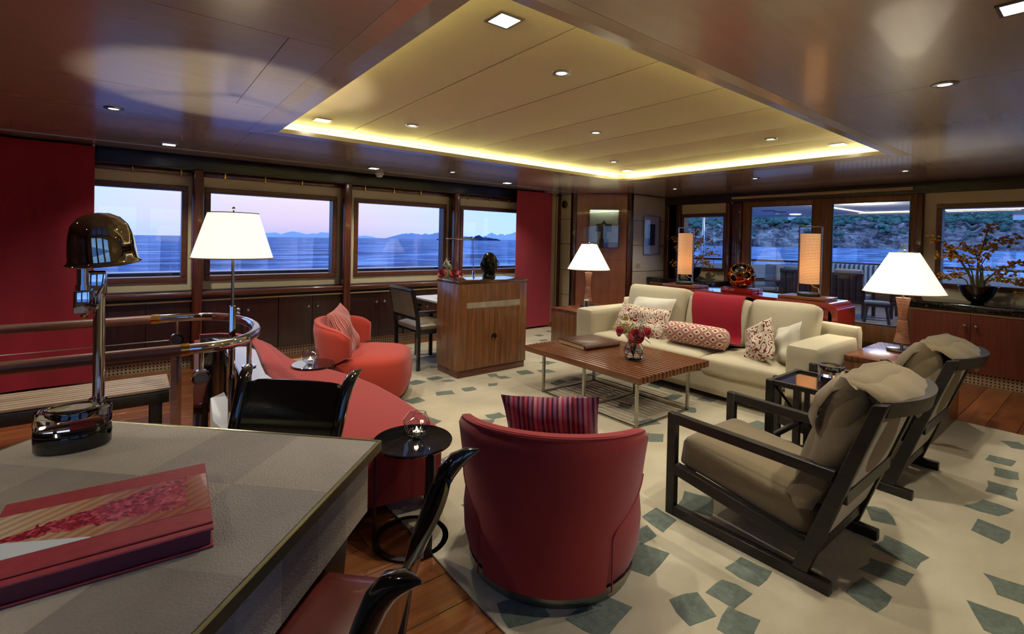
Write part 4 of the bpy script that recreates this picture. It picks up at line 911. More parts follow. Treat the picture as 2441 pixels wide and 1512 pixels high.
# ---- black framed lounge chairs
def lounge_chair(x, label):
    t = thing('lounge_chair', label, 'armchair', (x, 1.15, .0125), 0, 'black framed lounge chairs')
    for s_ in (-1, 1):
        x0, x1 = (-.34, -.298) if s_ < 0 else (.298, .34)
        MB().bars([(.395, 0), (.395, .555), (.345, .555), (.345, 0)], x0, x1).build('leg', M['blackwood'], t)
        MB().bars([(.345, .555), (-.415, .540), (-.40, .490), (.345, .503)], x0, x1).build('armrest', M['blackwood'], t)
        MB().bars([(.345, 0), (.345, .052), (-.405, .052), (-.405, 0)], x0, x1).build('runner', M['blackwood'], t)
        MB().bars([(.345, .285), (.345, .225), (-.29, .130), (-.31, .190)], x0, x1).build('side_rail', M['blackwood'], t)
        MB().bars([(-.255, .053), (-.32, .053), (-.59, .868), (-.535, .855)], x0+(.001 if s_ < 0 else -.042+.041), x1).build('back_post', M['blackwood'], t)
    R = []
    for i in range(13):
        u = -1+2*i/12; bow = .075*(1-u*u); y = -.555-bow; R.append([(u*.299, y+.016, .795), (u*.299, y+.032-.02, .862), (u*.299, y-.035, .872), (u*.299, y-.02, .805)])
    MB().rings(R).build('top_rail', M['blackwood'], t)
    MB().box((-.298, -.45, .395), (.298, -.415, .455), bev=.003, seg=1).build('back_rail', M['blackwood'], t, smooth=False)
    MB().box((-.298, -.33, .105), (.298, -.29, .155), bev=.003, seg=1).build('back_rail', M['blackwood'], t, smooth=False)
    MB().box((-.298, .30, .215), (.298, .345, .255), bev=.003, seg=1).build('front_rail', M['blackwood'], t, smooth=False)
    slope = math.atan2(.09, .64)
    MB().soft((-.33, -.29, .0), (.345, .29, .165), .035, n=10, bulge=(.02, 0, .03), noise=.003, M=Matrix.Translation((0, .02, .215)) @ Matrix.Rotation(slope, 4, 'X') @ Matrix.Rotation(PI/2, 4, 'Z')).build('seat_cushion', M['taupe'], t, ang=60)
    lean = math.radians(18.3)
    BM = Matrix.Translation((0, -.335, .215)) @ Matrix.Rotation(lean, 4, 'X')
    MB().soft((-.285, -.03, .0), (.285, .005, .62), .012, n=6, M=BM).build('back_panel', M['taupe_back'], t, ang=60)
    MB().soft((-.29, .01, .09), (.29, .17, .715), .075, n=14, bulge=(0, .055, .02), noise=.010, seed=3, M=BM).build('back_cushion', M['taupe'], t, ang=60)
    # loose cover folded over the top rail, with flaps down the sides
    cov = MB(); R = []
    for i in range(23):
        u = -1+2*i/22; row = []
        fl = .016*math.sin(u*9)+.010*math.sin(u*17+1); ed = max(0, abs(u)-.75)/.25
        for (yy, zz, k) in ((.225, .46, 0), (.232, .56, 0), (.205, .655, .1), (.14, .715, .4), (.06, .722, .8), (-.005, .705, 1), (-.018, .672, 1), (-.02, .642+fl, 1)):
            bow = .072*(1-u*u)*k; row.append(BM @ Vector((u*.302, yy-bow-.05*ed*(1-k)+.005*math.sin(u*11+zz*9), zz-.02*ed+.006*math.sin(u*7+2)*k)))
        R.append(row)
    bt = [[p+Vector((0, -.003, -.008)) for p in r] for r in R]
    cov.rings([a+b_[::-1] for a, b_ in zip(R, bt)])
    for s_ in (-1, 1):
        R = []
        for j in range(17):
            q = j/16; z = .70-.62*q; w = .13+.035*math.sin(q*5)+.03*q; row = []
            for i in range(6):
                v_ = i/5; row.append(BM @ Vector((s_*(.268+.026*math.sin(v_*PI)+.010*math.sin(q*11+v_*4)+.012*q), .16-w*v_*.95+.016*math.sin(q*7), z+.012*math.sin(v_*8))))
            R.append(row)
        bt = [[p+Vector((s_*.007, 0, 0)) for p in r] for r in R]
        cov.rings([a+b_[::-1] for a, b_ in zip(R, bt)])
    cov.build('loose_cover', M['taupe'], t, ang=70)
    return t
lounge_chair(2.67, 'black framed lounge chair with taupe cushions nearest the camera')
lounge_chair(3.95, 'black framed lounge chair with taupe cushions beside the rosewood end table')
# ---- black lattice side table with tray top
t = thing('lattice_table', 'black tray-top side table with lattice sides between the lounge chairs', 'table', (3.33, 1.14, .0125)); W, D, H = .205, .21, .655
for sx in (-1, 1):
    for sy in (-1, 1): MB().box((sx*W-.02, sy*D-.02, 0), (sx*W+.02, sy*D+.02, H), bev=.003, seg=1).build('leg', M['blackwood'], t, smooth=False)
MB().box((-W, -D, H-.03), (W, D, H-.014)).build('tray', pm('polished_dark_tray', S(40, 26, 22), rough=.06, coat=1), t, smooth=False)
for sx in (-1, 1):
    MB().box((sx*W-.012, -D+.02, H-.03), (sx*W+.012, D-.02, H), bev=.002, seg=1).build('tray_rim', M['blackwood'], t, smooth=False)
    MB().box((sx*W-.012, -D+.02, .28), (sx*W+.012, D-.02, .305), bev=.002, seg=1).build('side_rail', M['blackwood'], t, smooth=False)
    MB().box((sx*W-.01, -.012, .305), (sx*W+.01, .012, H-.03)).build('mullion', M['blackwood'], t, smooth=False)
    for a, b_ in (((D-.02, H-.03), (.012, .40)), ((-D+.02, H-.03), (-.012, .40)), ((D-.02, .305), (.012, .44)), ((-D+.02, .305), (-.012, .44))):
        MB().bars([(a[0], a[1]), (a[0]-.025*(1 if a[0] > 0 else -1), a[1]), (b_[0], b_[1]-.0), (b_[0], b_[1]+.03)], sx*W-.008, sx*W+.008).build('brace', M['blackwood'], t)
for sy in (-1, 1):
    MB().box((-W+.02, sy*D-.012, H-.03), (W-.02, sy*D+.012, H), bev=.002, seg=1).build('tray_rim', M['blackwood'], t, smooth=False)
    MB().box((-W+.02, sy*D-.012, .28), (W-.02, sy*D+.012, .305), bev=.002, seg=1).build('side_rail', M['blackwood'], t, smooth=False)
M['blackglass'] = pm('ridged_black_glass', S(8, 9, 9), rough=.08, coat=.8)
def ridged(m, r0, z0, z1, sx=1.0, sy=1.0, n=6):
    P = [(.001, z0), (r0*.97, z0), (r0, z0+.004)]
    for k in range(n): P += [(r0, z0+.004+(z1-z0-.008)*(k+.3)/n), (r0*.985, z0+.004+(z1-z0-.008)*(k+.8)/n)]
    return m.lathe(P+[(r0, z1-.002), (r0*.97, z1), (.001, z1)], n=40, sx=sx, sy=sy)
t = thing('ashtray', 'round clear glass ashtray with ridged black foot on the lattice table', 'ashtray', (3.42, 1.115, .6545))
ridged(MB(), .072, 0, .042).build('foot', M['blackglass'], t)
MB().lathe([(.001, .0425), (.071, .0425), (.0725, .06), (.0725, .104), (.069, .108), (.05, .106), (.044, .085), (.03, .072), (.001, .070)], n=40).build('bowl', M['clear'], t)

# ---- end tables and their lamps
M['linenshade'] = None
def shade_mat(name, col, strength):
    m = bpy.data.materials.new(name); m.use_nodes = True; nt = m.node_tree; nt.nodes.clear(); L = nt.links.new
    tr = nt.nodes.new('ShaderNodeBsdfTranslucent'); tr.inputs[0].default_value = S(250, 246, 232); df = nt.nodes.new('ShaderNodeBsdfDiffuse'); df.inputs[0].default_value = S(244, 238, 222)
    mx = nt.nodes.new('ShaderNodeMixShader'); mx.inputs[0].default_value = .12; L(df.outputs[0], mx.inputs[1]); L(tr.outputs[0], mx.inputs[2])
    e = nt.nodes.new('ShaderNodeEmission'); e.inputs[0].default_value = col; e.inputs[1].default_value = strength
    ad = nt.nodes.new('ShaderNodeAddShader'); L(mx.outputs[0], ad.inputs[0]); L(e.outputs[0], ad.inputs[1]); o = nt.nodes.new('ShaderNodeOutputMaterial'); L(ad.outputs[0], o.inputs[0]); return m
M['shade'] = shade_mat('glowing_linen_shade', (1.0, .96, .85, 1), .74)
M['shadetrim'] = pm('shade_edge_braid', S(214, 200, 150), rough=.8)
M['rattan'] = pm('ribbed_rattan', S(140, 92, 66), S(176, 124, 94), scale=90, stretch=(.3, .3, 1), rough=.5, bump=.25, bscale=90)
BULB = (1.0, .88, .70)
def cone_shade(parent, r0, r1, z0, z1, n=48):
    MB().lathe([(r0, z0), (r1, z1), (r1-.003, z1), (r0-.003, z0)], n=n, cap=False).build('shade', M['shade'], parent)
    MB().tube([(r0*math.cos(2*PI*i/48), r0*math.sin(2*PI*i/48), z0) for i in range(48)], .004, n=6, loop=True).build('shade_braid', M['shadetrim'], parent)
    MB().tube([(r1*math.cos(2*PI*i/40), r1*math.sin(2*PI*i/40), z1) for i in range(40)], .003, n=6, loop=True).build('shade_ring', M['steel'], parent)
    sp_ = MB()
    for k in range(3): sp_.cyl((0, 0, z1-.012), (r1*math.cos(2.1*k+.4), r1*math.sin(2.1*k+.4), z1-.002), .0025, n=6)
    sp_.build('spider', M['steel'], parent)
    MB().cyl((0, 0, z1-.015), (0, 0, z1+.018), .004, n=8).sphere((0, 0, z1+.028), (.009, .009, .012), 10, 8).build('finial', M['chrome'], parent)
def table_lamp(loc, label):
    t = thing('table_lamp', label, 'lamp', loc, 0, 'waisted rattan table lamps')
    MB().lathe([(.001, 0), (.10, 0), (.112, .006), (.112, .016), (.10, .022), (.001, .024)], n=40).build('base', M['steel'], t)
    MB().cyl((0, 0, .02), (0, 0, .075), .012, n=14).build('neck', M['steel'], t)
    P = [(.001, .075)]; k = 44
    for i in range(k+1):
        q = i/k; r = .030+.022*abs(2*q-1)**1.7+(.004 if q < .5 else 0); P += [(r, .075+.40*q), (r*1.05, .075+.40*(q+.4/k))]
    MB().lathe(P+[(.001, .478)], n=28).build('column', M['rattan'], t)
    MB().cyl((0, 0, .475), (0, 0, .60), .011, n=12).build('stem', M['steel'], t)
    MB().cyl((0, 0, .60), (0, 0, .68), .010, n=10).sphere((0, 0, .70), .030, 12, 8).build('bulb', emis('frosted_bulb', (1, .9, .75, 1), 10), t)
    cone_shade(t, .298, .105, .525, .885)
    MB().cyl((0, 0, .72), (0, 0, .885), .003, n=6).build('harp', M['steel'], t)
    lamp(t, (0, 0, .745), 'POINT', 24, BULB, size=.035)
    return t
def end_table(x0, x1, y0, y1, h, label):
    t = thing('end_table', label, 'table', ((x0+x1)/2, (y0+y1)/2, .0125), 0, 'rosewood end tables'); a, b_ = (x1-x0)/2, (y1-y0)/2
    MB().box((-a, -b_, h-.045), (a, b_, h), bev=.004).build('top', M['redwood'], t)
    fj = MB(); k = int(2*b_/.022)
    for i in range(k):
        if i % 2 == 0: fj.box((-a-.0015, -b_+i*.022, h-.04), (-a+.01, -b_+i*.022+.013, h-.004))
    fj.build('finger_joints', M['mahog'], t, smooth=False)
    MB().box((-a+.004, -b_+.004, 0), (a-.004, b_-.004, h-.046), bev=.003).build('body', M['walnut'], t)
    return t
end_table(4.79, 5.75, .88, 1.475, .565, 'rosewood end table carrying the large lamp right of the sofa')
end_table(4.56, 5.46, 4.23, 4.90, .565, 'walnut end table left of the sofa by the art panel')
table_lamp((5.42, 1.225, .578), 'rattan table lamp with white cone shade right of the sofa')
table_lamp((5.10, 4.72, .578), 'rattan table lamp with white cone shade in front of the art panel')
t = thing('phone_dock', 'white phone standing in a small dark dock on the left end table', 'phone', (4.83, 4.50, .578), -.5)
MB().box((-.05, -.04, 0), (.05, .04, .018), bev=.006).build('dock', M['black'], t)
MB().box((-.029, -.004, .018), (.029, .004, .138), bev=.003).build('handset', M['white'], t)
MB().box((-.025, -.0055, .035), (.025, -.0042, .118)).build('screen', M['black'], t, smooth=False)

# ---- red lacquer console behind the sofa
t = thing('console_table', 'long red lacquer console with waterfall ends behind the sofa', 'table', (5.70, 2.81, 0)); h = .935; R = []; y1 = 1.07; rc = .09
out_ = [(-y1, .0)]+[(-y1+rc-rc*math.cos(a), h-rc+rc*math.sin(a)) for a in [PI/2*k/8 for k in range(9)]]; out_ = out_+[(-y, z) for y, z in out_[::-1]]
inn_ = [(y*(1-.05/y1) if abs(y) > y1-.2 else y, z) for y, z in out_]; inn_ = [((abs(y)-.05)*(1 if y > 0 else -1), min(z, h)-(.05 if z > 0.01 else 0)) for y, z in out_]
for (y, z), (yi, zi) in zip(out_, inn_): R.append([(-.25, y, z), (.25, y, z), (.25, yi, zi), (-.25, yi, zi)])
MB().rings(R).build('waterfall_top', M['redlac'], t, ang=30)
MB().box((-.22, -.98, .70), (.22, .98, .88), bev=.005).build('drawer_box', M['redlac'], t)
for y, lb in ((3.55, 'shiny wooden tray under the left lantern lamp'), (2.10, 'shiny wooden tray under the right lantern lamp')):
    tag(MB().box((-.17, -.23, 0), (.17, .23, .032), bev=.003).build('wooden_tray', M['walnut_y']), lb, 'tray', 'trays under the lantern lamps').location = (5.68, y, .9355)
tag(MB().box((-.13, -.19, 0), (.13, .19, .055), bev=.004).build('display_plinth', M['redlac']), 'low red lacquer plinth under the bronze ball', 'plinth').location = (5.66, 2.80, .9355)
def lantern_mat():
    m = bpy.data.materials.new('woven_lantern_shade'); m.use_nodes = True; nt = m.node_tree; nt.nodes.clear(); L = nt.links.new
    tc = nt.nodes.new('ShaderNodeTexCoord'); mp = nt.nodes.new('ShaderNodeMapping'); L(tc.outputs['Object'], mp.inputs[0])
    sp_ = nt.nodes.new('ShaderNodeSeparateXYZ'); L(mp.outputs[0], sp_.inputs[0])
    def M_(op, a, bb=None):
        n = nt.nodes.new('ShaderNodeMath'); n.operation = op
        for i, v_ in enumerate((a, bb)):
            if v_ is None: continue
            if isinstance(v_, (int, float)): n.inputs[i].default_value = v_
            else: L(v_, n.inputs[i])
        return n.outputs[0]
    ang = M_('MULTIPLY', M_('ARCTAN2', sp_.outputs[1], sp_.outputs[0]), 11.0); u = M_('LESS_THAN', M_('FRACT', M_('ADD', ang, 100.0)), .28); v_ = M_('LESS_THAN', M_('FRACT', M_('MULTIPLY', sp_.outputs[2], 62.0)), .3)
    k = M_('MAXIMUM', u, v_); mx = nt.nodes.new('ShaderNodeMixRGB'); L(k, mx.inputs[0]); mx.inputs[1].default_value = S(240, 206, 160); mx.inputs[2].default_value = S(150, 104, 66)
    tr = nt.nodes.new('ShaderNodeBsdfTranslucent'); df = nt.nodes.new('ShaderNodeBsdfDiffuse'); L(mx.outputs[0], tr.inputs[0]); L(mx.outputs[0], df.inputs[0])
    x = nt.nodes.new('ShaderNodeMixShader'); x.inputs[0].default_value = .6; L(df.outputs[0], x.inputs[1]); L(tr.outputs[0], x.inputs[2])
    e = nt.nodes.new('ShaderNodeEmission'); L(mx.outputs[0], e.inputs[0]); e.inputs[1].default_value = .34; ad = nt.nodes.new('ShaderNodeAddShader'); L(x.outputs[0], ad.inputs[0]); L(e.outputs[0], ad.inputs[1])
    o = nt.nodes.new('ShaderNodeOutputMaterial'); L(ad.outputs[0], o.inputs[0]); return m
M['lantern'] = lantern_mat()
def lantern(y, label):
    t = thing('lantern_lamp', label, 'lamp', (5.68, y, .968), 0, 'lantern lamps on the console')
    MB().lathe([(.001, 0), (.105, 0), (.11, .004), (.11, .028), (.105, .032), (.001, .032)], n=36).build('base', M['blackplain'], t)
    MB().lathe([(.001, .0322), (.103, .0322), (.103, .035), (.001, .035)], n=36).build('base_plate', M['steel'], t)
    fr = MB(); w = .108
    for s_ in (-1, 1): fr.box((-.007, s_*w-.007, .0), (.007, s_*w+.007, .745), bev=.001, seg=1)
    fr.box((-.007, -w-.007, .731), (.007, w+.007, .745)); fr.build('frame', M['steel'], t, smooth=False)
    MB().lathe([(.092, .13), (.092, .665), (.0905, .665), (.0905, .13)], n=36, cap=False).build('shade', M['lantern'], t)
    MB().tube([(0, 0, .14), (.01, -.04, .10), (.01, -.085, .085), (.004, -.10, .02), (.02, -.10, .002)], .003, n=6).build('flex', M['white'], t)
    MB().cyl((0, 0, .19), (0, 0, .24), .006, n=8).sphere((0, 0, .26), .025, 10, 8).build('bulb', emis('lantern_bulb', (1, .8, .55, 1), 6), t)
    lamp(t, (0, 0, .30), 'POINT', 2.6, (1, .82, .58), size=.03)
lantern(3.56, 'tall woven lantern lamp at the left end of the red console'); lantern(2.085, 'tall woven lantern lamp at the right end of the red console')
# pierced bronze ball
t = thing('bronze_ball', 'pierced copper bronze ball sculpture on the red console', 'sculpture', (5.66, 2.80, .991)); r = .145
def ball(rr, holes):
    bm = bmesh.new(); bmesh.ops.create_icosphere(bm, subdivisions=5, radius=rr)
    dele = []
    for f in bm.faces:
        c = f.calc_center_median().normalized()
        if any(c.dot(hv) > hc for hv, hc in holes): dele.append(f)
    bmesh.ops.delete(bm, geom=dele, context='FACES'); return bm
gold_a = (1+5**.5)/2; dirs = [Vector(v_).normalized() for v_ in [(0, s1, s2*gold_a) for s1 in (-1, 1) for s2 in (-1, 1)]+[(s1, s2*gold_a, 0) for s1 in (-1, 1) for s2 in (-1, 1)]+[(s2*gold_a, 0, s1) for s1 in (-1, 1) for s2 in (-1, 1)]]
rot = Matrix.Rotation(.25, 3, 'X') @ Matrix.Rotation(1.9, 3, 'Z') @ Matrix.Rotation(.5, 3, 'Y'); dirs = [rot @ d for d in dirs]
holes = [(d, math.cos(.30)) for d in dirs]
up = Vector((-.62, -.05, .70)).normalized(); hl = [(d, c) for d, c in holes if d.dot(up) < .60]+[(up, math.cos(.62))]
m1 = MB().merge(ball(r, hl)); me_o = m1.build('shell', pm('polished_copper_bronze', S(150, 74, 40), S(180, 110, 62), scale=6, rough=.10, metal=1.0), t); me_o.location = (0, 0, r)
so = me_o.modifiers.new('thick', 'SOLIDIFY'); so.thickness = .012
for d, c in hl:
    rg = MB(); u_ = d.orthogonal().normalized(); w_ = d.cross(u_); a = math.acos(c); rg.tube([(d*math.cos(a)+(u_*math.cos(2*PI*k/24)+w_*math.sin(2*PI*k/24))*math.sin(a))*r for k in range(24)], .006, n=6, loop=True)
    o = rg.build('hole_rim', M['gold'], t); o.location = (0, 0, r)
o = MB().sphere((0, 0, 0), r*.80, 24, 16).build('dark_core', pm('dark_hollow_fill', S(20, 14, 10), rough=.35), t); o.location = (0, 0, r)  # dark filler sphere, makes the hollow behind the holes look dark

# ================================================================== bar cabinet, writing desk and things on them
bar = thing('bar_cabinet', 'walnut bar cabinet with two doors and a bronze inlay strip', 'cabinet', (3.17, 4.56, .0125)); W, D, H = .47, .225, 1.035
MB().box((-W+.012, -D+.012, 0), (W-.012, D-.012, .075), bev=.003).build('plinth', M['mahog_x'], bar)
MB().box((-W, -D+.003, .075), (W, D, H-.03), bev=.003).build('body', M['walnut'], bar)
MB().box((-W-.002, -D-.002, H-.03), (W+.002, D+.002, H), bev=.003).build('top', wood('walnut_top', S(70, 42, 26), S(96, 62, 38), axis=0, rough=.12, coat=.9), bar)
for x0, x1 in ((-.36, -.0015), (.0015, .36)): MB().box((x0, -D-.006, .085), (x1, -D+.002, .735), bev=.002, seg=1).build('door', M['walnut'], bar, smooth=False)
MB().box((-.362, -D-.0065, .739), (.362, -D+.002, .80), bev=.001, seg=1).build('inlay_strip', pm('shagreen_inlay', S(150, 138, 116), S(172, 160, 138), scale=5, stretch=(2, 1, 1), rough=.45), bar, smooth=False)
MB().box((-.36, -D-.003, .803), (.36, -D+.002, 1.0), bev=.001, seg=1).build('upper_panel', M['walnut'], bar, smooth=False)
o = MB().lathe([(.001, 0), (.036, 0), (.038, .004), (.030, .009), (.012, .010), (.012, .018), (.001, .02)], n=20).build('lock_plate', pm('dark_bronze', S(50, 44, 36), rough=.35, metal=.8), bar); o.location = (0, -D-.006, .41); o.rotation_euler = (PI/2, 0, 0)
for s_ in (-1, 1):
    o = MB().lathe([(.006, 0), (.006, .014), (.012, .016), (.013, .024), (.001, .027)], n=12).build('knob', M['gold'], bar); o.location = (s_*.024, -D-.006, .395); o.rotation_euler = (PI/2, 0, 0)
# bronze head
bz = pm('dark_green_bronze', S(38, 42, 28), S(62, 62, 38), scale=14, rough=.25, metal=.85)
hd = thing('bronze_sculpture', 'dark bronze head sculpture wearing round goggles on the bar cabinet', 'sculpture', (3.29, 4.62, 1.048), 0)
def head_mesh():
    bm = bmesh.new(); bmesh.ops.create_icosphere(bm, subdivisions=5, radius=1.0)
    for v_ in bm.verts:
        p = v_.co.normalized(); x, y, z = p      # face looks to -y
        q = Vector((p.x*.098, p.y*.118, p.z*.145))
        if z < 0: q.x *= 1-.22*z*z; q.y *= 1-.05*z*z
        if z < -.35: q.y -= .014*(-z-.35)*(1 if y < 0 else .3)           # jaw forward
        f = max(0, -y)
        nose = math.exp(-(x/.13)**2)*math.exp(-((z+.08)/.22)**2)*f**4; q.y -= .026*nose
        brow = math.exp(-((z-.20)/.09)**2)*math.exp(-(x/.5)**2)*f**3; q.y -= .010*brow
        for sx in (-1, 1):
            eye = math.exp(-((x-sx*.34)/.17)**2-((z-.08)/.13)**2)*f**2; q.y += .012*eye
            chk = math.exp(-((x-sx*.36)/.18)**2-((z+.24)/.16)**2)*f**2; q.y -= .008*chk
            ear = math.exp(-((y-.05)/.13)**2-((z-.0)/.2)**2)*max(0, sx*x)**6; q.x += sx*.016*ear
        lip = math.exp(-((z+.42)/.05)**2)*math.exp(-(x/.24)**2)*f**3; q.y -= .010*lip
        lip2 = math.exp(-((z+.53)/.05)**2)*math.exp(-(x/.20)**2)*f**3; q.y -= .010*lip2
        chin = math.exp(-((z+.76)/.12)**2)*math.exp(-(x/.3)**2)*f**2; q.y -= .012*chin
        v_.co = q+Vector((0, 0, .155))
    return bm
hrot = math.radians(-8)
MB().merge(head_mesh(), Matrix.Rotation(hrot, 4, 'Z')).build('head', bz, hd, ang=80)
MB().lathe([(.001, 0), (.075, 0), (.08, .01), (.07, .05), (.06, .07)], n=28).build('neck_base', bz, hd)
gg = MB()
for sx in (-1, 1): gg.tube([(Matrix.Rotation(hrot, 3, 'Z') @ Vector((sx*.042+.034*math.cos(2*PI*k/24), -.112+.010*abs(math.cos(2*PI*k/24+(0 if sx > 0 else PI))), .168+.034*math.sin(2*PI*k/24)))) for k in range(24)], .004, n=6, loop=True)
gg.cyl(Matrix.Rotation(hrot, 3, 'Z') @ Vector((-.01, -.122, .172)), Matrix.Rotation(hrot, 3, 'Z') @ Vector((.01, -.122, .172)), .003, n=6)
gg.build('goggle_rims', bz, hd)
# writing desk hard behind the bar, with chair, reading lamp and roses
M['palewood'] = pm('pale_leather_desk_top', S(190, 186, 180), S(204, 200, 194), scale=3, rough=.35)
wd_ = thing('writing_desk', 'writing desk with pale top behind the bar cabinet', 'desk', (3.22, 5.20, .0125)); W, D, H = .42, .40, .745
MB().box((-W, -D, H-.025), (W, D, H), bev=.004).build('top', M['palewood'], wd_)
MB().box((-W+.03, -D+.02, H-.14), (W-.03, D-.02, H-.026), bev=.003).build('apron', M['walnut'], wd_)
knob(wd_, (-.412+.03, 0, H-.09), -PI/2)
for sx in (-1, 1):
    for sy in (-1, 1): MB().box((sx*(W-.05)-.022, sy*(D-.05)-.022, 0), (sx*(W-.05)+.022, sy*(D-.05)+.022, H-.14), bev=.004).build('leg', M['blackwood'], wd_)
wc = thing('writing_chair', 'dark open-arm chair with tan seat at the writing desk', 'chair', (2.76, 5.14, .0125), 0)
DK = pm('blue_black_lacquer_wood', S(22, 24, 30), rough=.25, coat=.3); TAN = pm('taupe_leather', S(112, 96, 72), S(124, 108, 82), scale=8, rough=.4, bump=.05, bscale=150)
w = .29
for sy in (-1, 1):
    MB().tube([(-.25, sy*w, 0), (-.25, sy*w, .45), (-.27, sy*w, .62), (-.33, sy*w, .905)], .025, n=4).build('rear_post', DK, wc, ang=30)
    MB().box((.20, sy*w-.02, 0), (.24, sy*w+.02, .64), bev=.004).build('front_leg', DK, wc)
    MB().box((-.27, sy*w-.025, .635), (.25, sy*w+.025, .665), bev=.008).build('armrest', DK, wc)
    MB().box((-.24, sy*w-.018, .405), (.21, sy*w+.018, .44), bev=.003).build('side_rail', DK, wc)
MB().tube([(-.33, -w, .895), (-.335, 0, .90), (-.33, w, .895)], .026, n=4).build('top_rail', DK, wc, ang=30)
MB().box((-.295, -w+.02, .565), (-.26, w-.02, .60), bev=.004).build('back_rail', DK, wc)
MB().poly([(-.275, -w+.02, .60), (-.275, w-.02, .60), (-.325, w-.02, .88), (-.325, -w+.02, .88), (-.295, -w+.02, .60), (-.295, w-.02, .60), (-.345, w-.02, .88), (-.345, -w+.02, .88)], [(0, 1, 2, 3), (7, 6, 5, 4), (0, 4, 5, 1), (1, 5, 6, 2), (2, 6, 7, 3), (3, 7, 4, 0)]).build('back_pad', TAN, wc, smooth=False)
MB().box((-.24, -w+.02, .405), (.24, w-.02, .43), bev=.003).build('seat_frame', DK, wc)
MB().soft((-.25, -w+.01, .43), (.25, w-.01, .50), .03, n=8, bulge=(0, 0, .03)).build('seat_pad', TAN, wc)
rl = thing('reading_lamp', 'thin chrome reading lamp with long horizontal head behind the bar', 'lamp', (3.42, 5.14, .758), 0)
MB().box((-.05, -.05, 0), (.05, .05, .015), bev=.004).build('base', M['chrome'], rl); MB().box((-.012, -.012, .015), (.012, .012, .34), bev=.002).build('holder', M['chrome'], rl)
MB().cyl((0, 0, .30), (-.02, 0, .745), .006, n=10).build('pole', M['chrome'], rl); MB().sphere((-.02, 0, .75), .012, 10, 8).build('joint', M['chrome'], rl)
MB().cyl((.05, -.03, .735), (-.06, .0, .735), .005, n=8).build('arm', M['chrome'], rl); MB().box((-.40, -.025, .725), (-.06, .025, .748), bev=.008).build('head', M['chrome'], rl)
for x in (-.30, -.18): MB().cyl((x, -.02, .65), (x, -.02, .725), .003, n=6).build('pull_wire', M['chrome'], rl)
dv = thing('flower_vase', 'low dark vase holding roses behind the bar cabinet', 'vase', (3.10, 5.22, .758)); MB().lathe([(.001, 0), (.05, 0), (.075, .05), (.08, .12), (.06, .20), (.062, .21), (.001, .2)], n=28).build('body', M['black'], dv)
g2 = 'roses behind the bar cabinet'
for (p, n_, r_, lb) in (((3.02, 5.24, 1.06), (-.7, -.4, .5), .055, 'red rose at the left end of the bar bouquet'), ((3.17, 5.20, 1.06), (-.3, -.7, .6), .055, 'red rose in the middle of the bar bouquet'), ((3.27, 5.22, 1.055), (.4, -.6, .5), .040, 'small pink-red rose by the bronze head')):
    rose_flower(p, n_, r_, lb, (3.10, 5.22, .95), g2)
sprig((3.15, 5.28, 1.15), 12, M['whitefl'], 'white filler sprig standing up behind the bar', .007, 9, (3.10, 5.23, .94), 'sprigs behind the bar')
sprig((3.09, 5.21, 1.045), 8, M['yellowfl'], 'greenish yellow sprig between the bar roses', .008, 12, (3.10, 5.21, .94), 'sprigs behind the bar')

# ================================================================== red upholstery
def tub_chair(x, y, rz, label, m):
    t = thing('tub_chair', label, 'armchair', (x, y, .0125), rz, 'red tub chairs')
    def ring(z, k, n=48):
        P = []
        for j in range(n):
            a = 2*PI*j/n; c, s_ = math.cos(a), math.sin(a); e = 2.0 if s_ < 0 else 2.0+1.6*s_
            q = (abs(c)**e+abs(s_)**e)**(-1/e); P.append((c*q*.415*k, s_*q*(.395 if s_ < 0 else .43)*k, z))
        return P
    MB().rings([ring(0, .90), ring(.028, .90), ring(.03, .93), ring(.058, .93)]).build('base_ring', M['steel'], t)
    MB().rings([ring(.059, .90), ring(.075, .93), ring(.15, .985), ring(.26, 1.0), ring(.37, .975), ring(.405, .95), ring(.428, .86), ring(.442, .65), ring(.447, .3)]).build('seat', M[m], t, ang=60)
    sh = MB(); R = []; A = math.radians(86); n = 40; hts = [.0, .12, .30, .5, .7, .86, .95, 1.0]
    for i in range(n+1):
        u = -1+2*i/n; a = -PI/2+u*A; au = abs(u)
        zb = .075 if au < .5 else .30+.15*min(1, (au-.5)/.45); zt = .728-.05*max(0, au-.8)/.2*2.0*max(0, au-.8)*2-.07*au*au
        th_ = .085*(1-.35*au**6)
        outp = []; inp = []
        for h_ in hts:
            z = zb+(zt-zb)*h_; fl = .395+.045*max(0, (z-.33)/.37)**1.2+.012
            if au > .9: fl -= .02*(au-.9)/.1
            rnd_ = .03*max(0, (h_-.86)/.14)**2
            outp.append(((fl-rnd_)*math.cos(a), (fl-rnd_)*math.sin(a), z)); ri = fl-th_+rnd_*.6
            inp.append((ri*math.cos(a), ri*math.sin(a), z))
        R.append(outp+inp[::-1])
    sh.rings(R).build('back', M[m], t, ang=50)
    pp = MB(); P = []
    for i in range(n+1):
        u = -1+2*i/n; a = -PI/2+u*A; au = abs(u); zt = .728-.05*max(0, au-.8)/.2*2.0*max(0, au-.8)*2-.07*au*au; rr = .395+.045*max(0, (zt-.33)/.37)**1.2-.010
        P.append((rr*math.cos(a), rr*math.sin(a), zt-.004))
    pp.tube(P, .0035, n=6).build('top_piping', M[m], t)
    for s_ in (-1, 1):
        P = []
        for k in range(12):
            q = k/11; u = s_*(.5+.45*max(0, (q-.4)/.6)); zb = .075+.225*q/.4 if q < .4 else .30+.15*(q-.4)/.6; a = -PI/2+u*A; fl = .395+.045*max(0, (zb-.33)/.37)**1.2+.014; P.append((fl*math.cos(a), fl*math.sin(a), zb))
        P = [(P[0][0]*.99, P[0][1]*.99, .062)]+P; pp2 = MB().tube(P, .0035, n=6).build('side_piping', M[m], t)
    return t
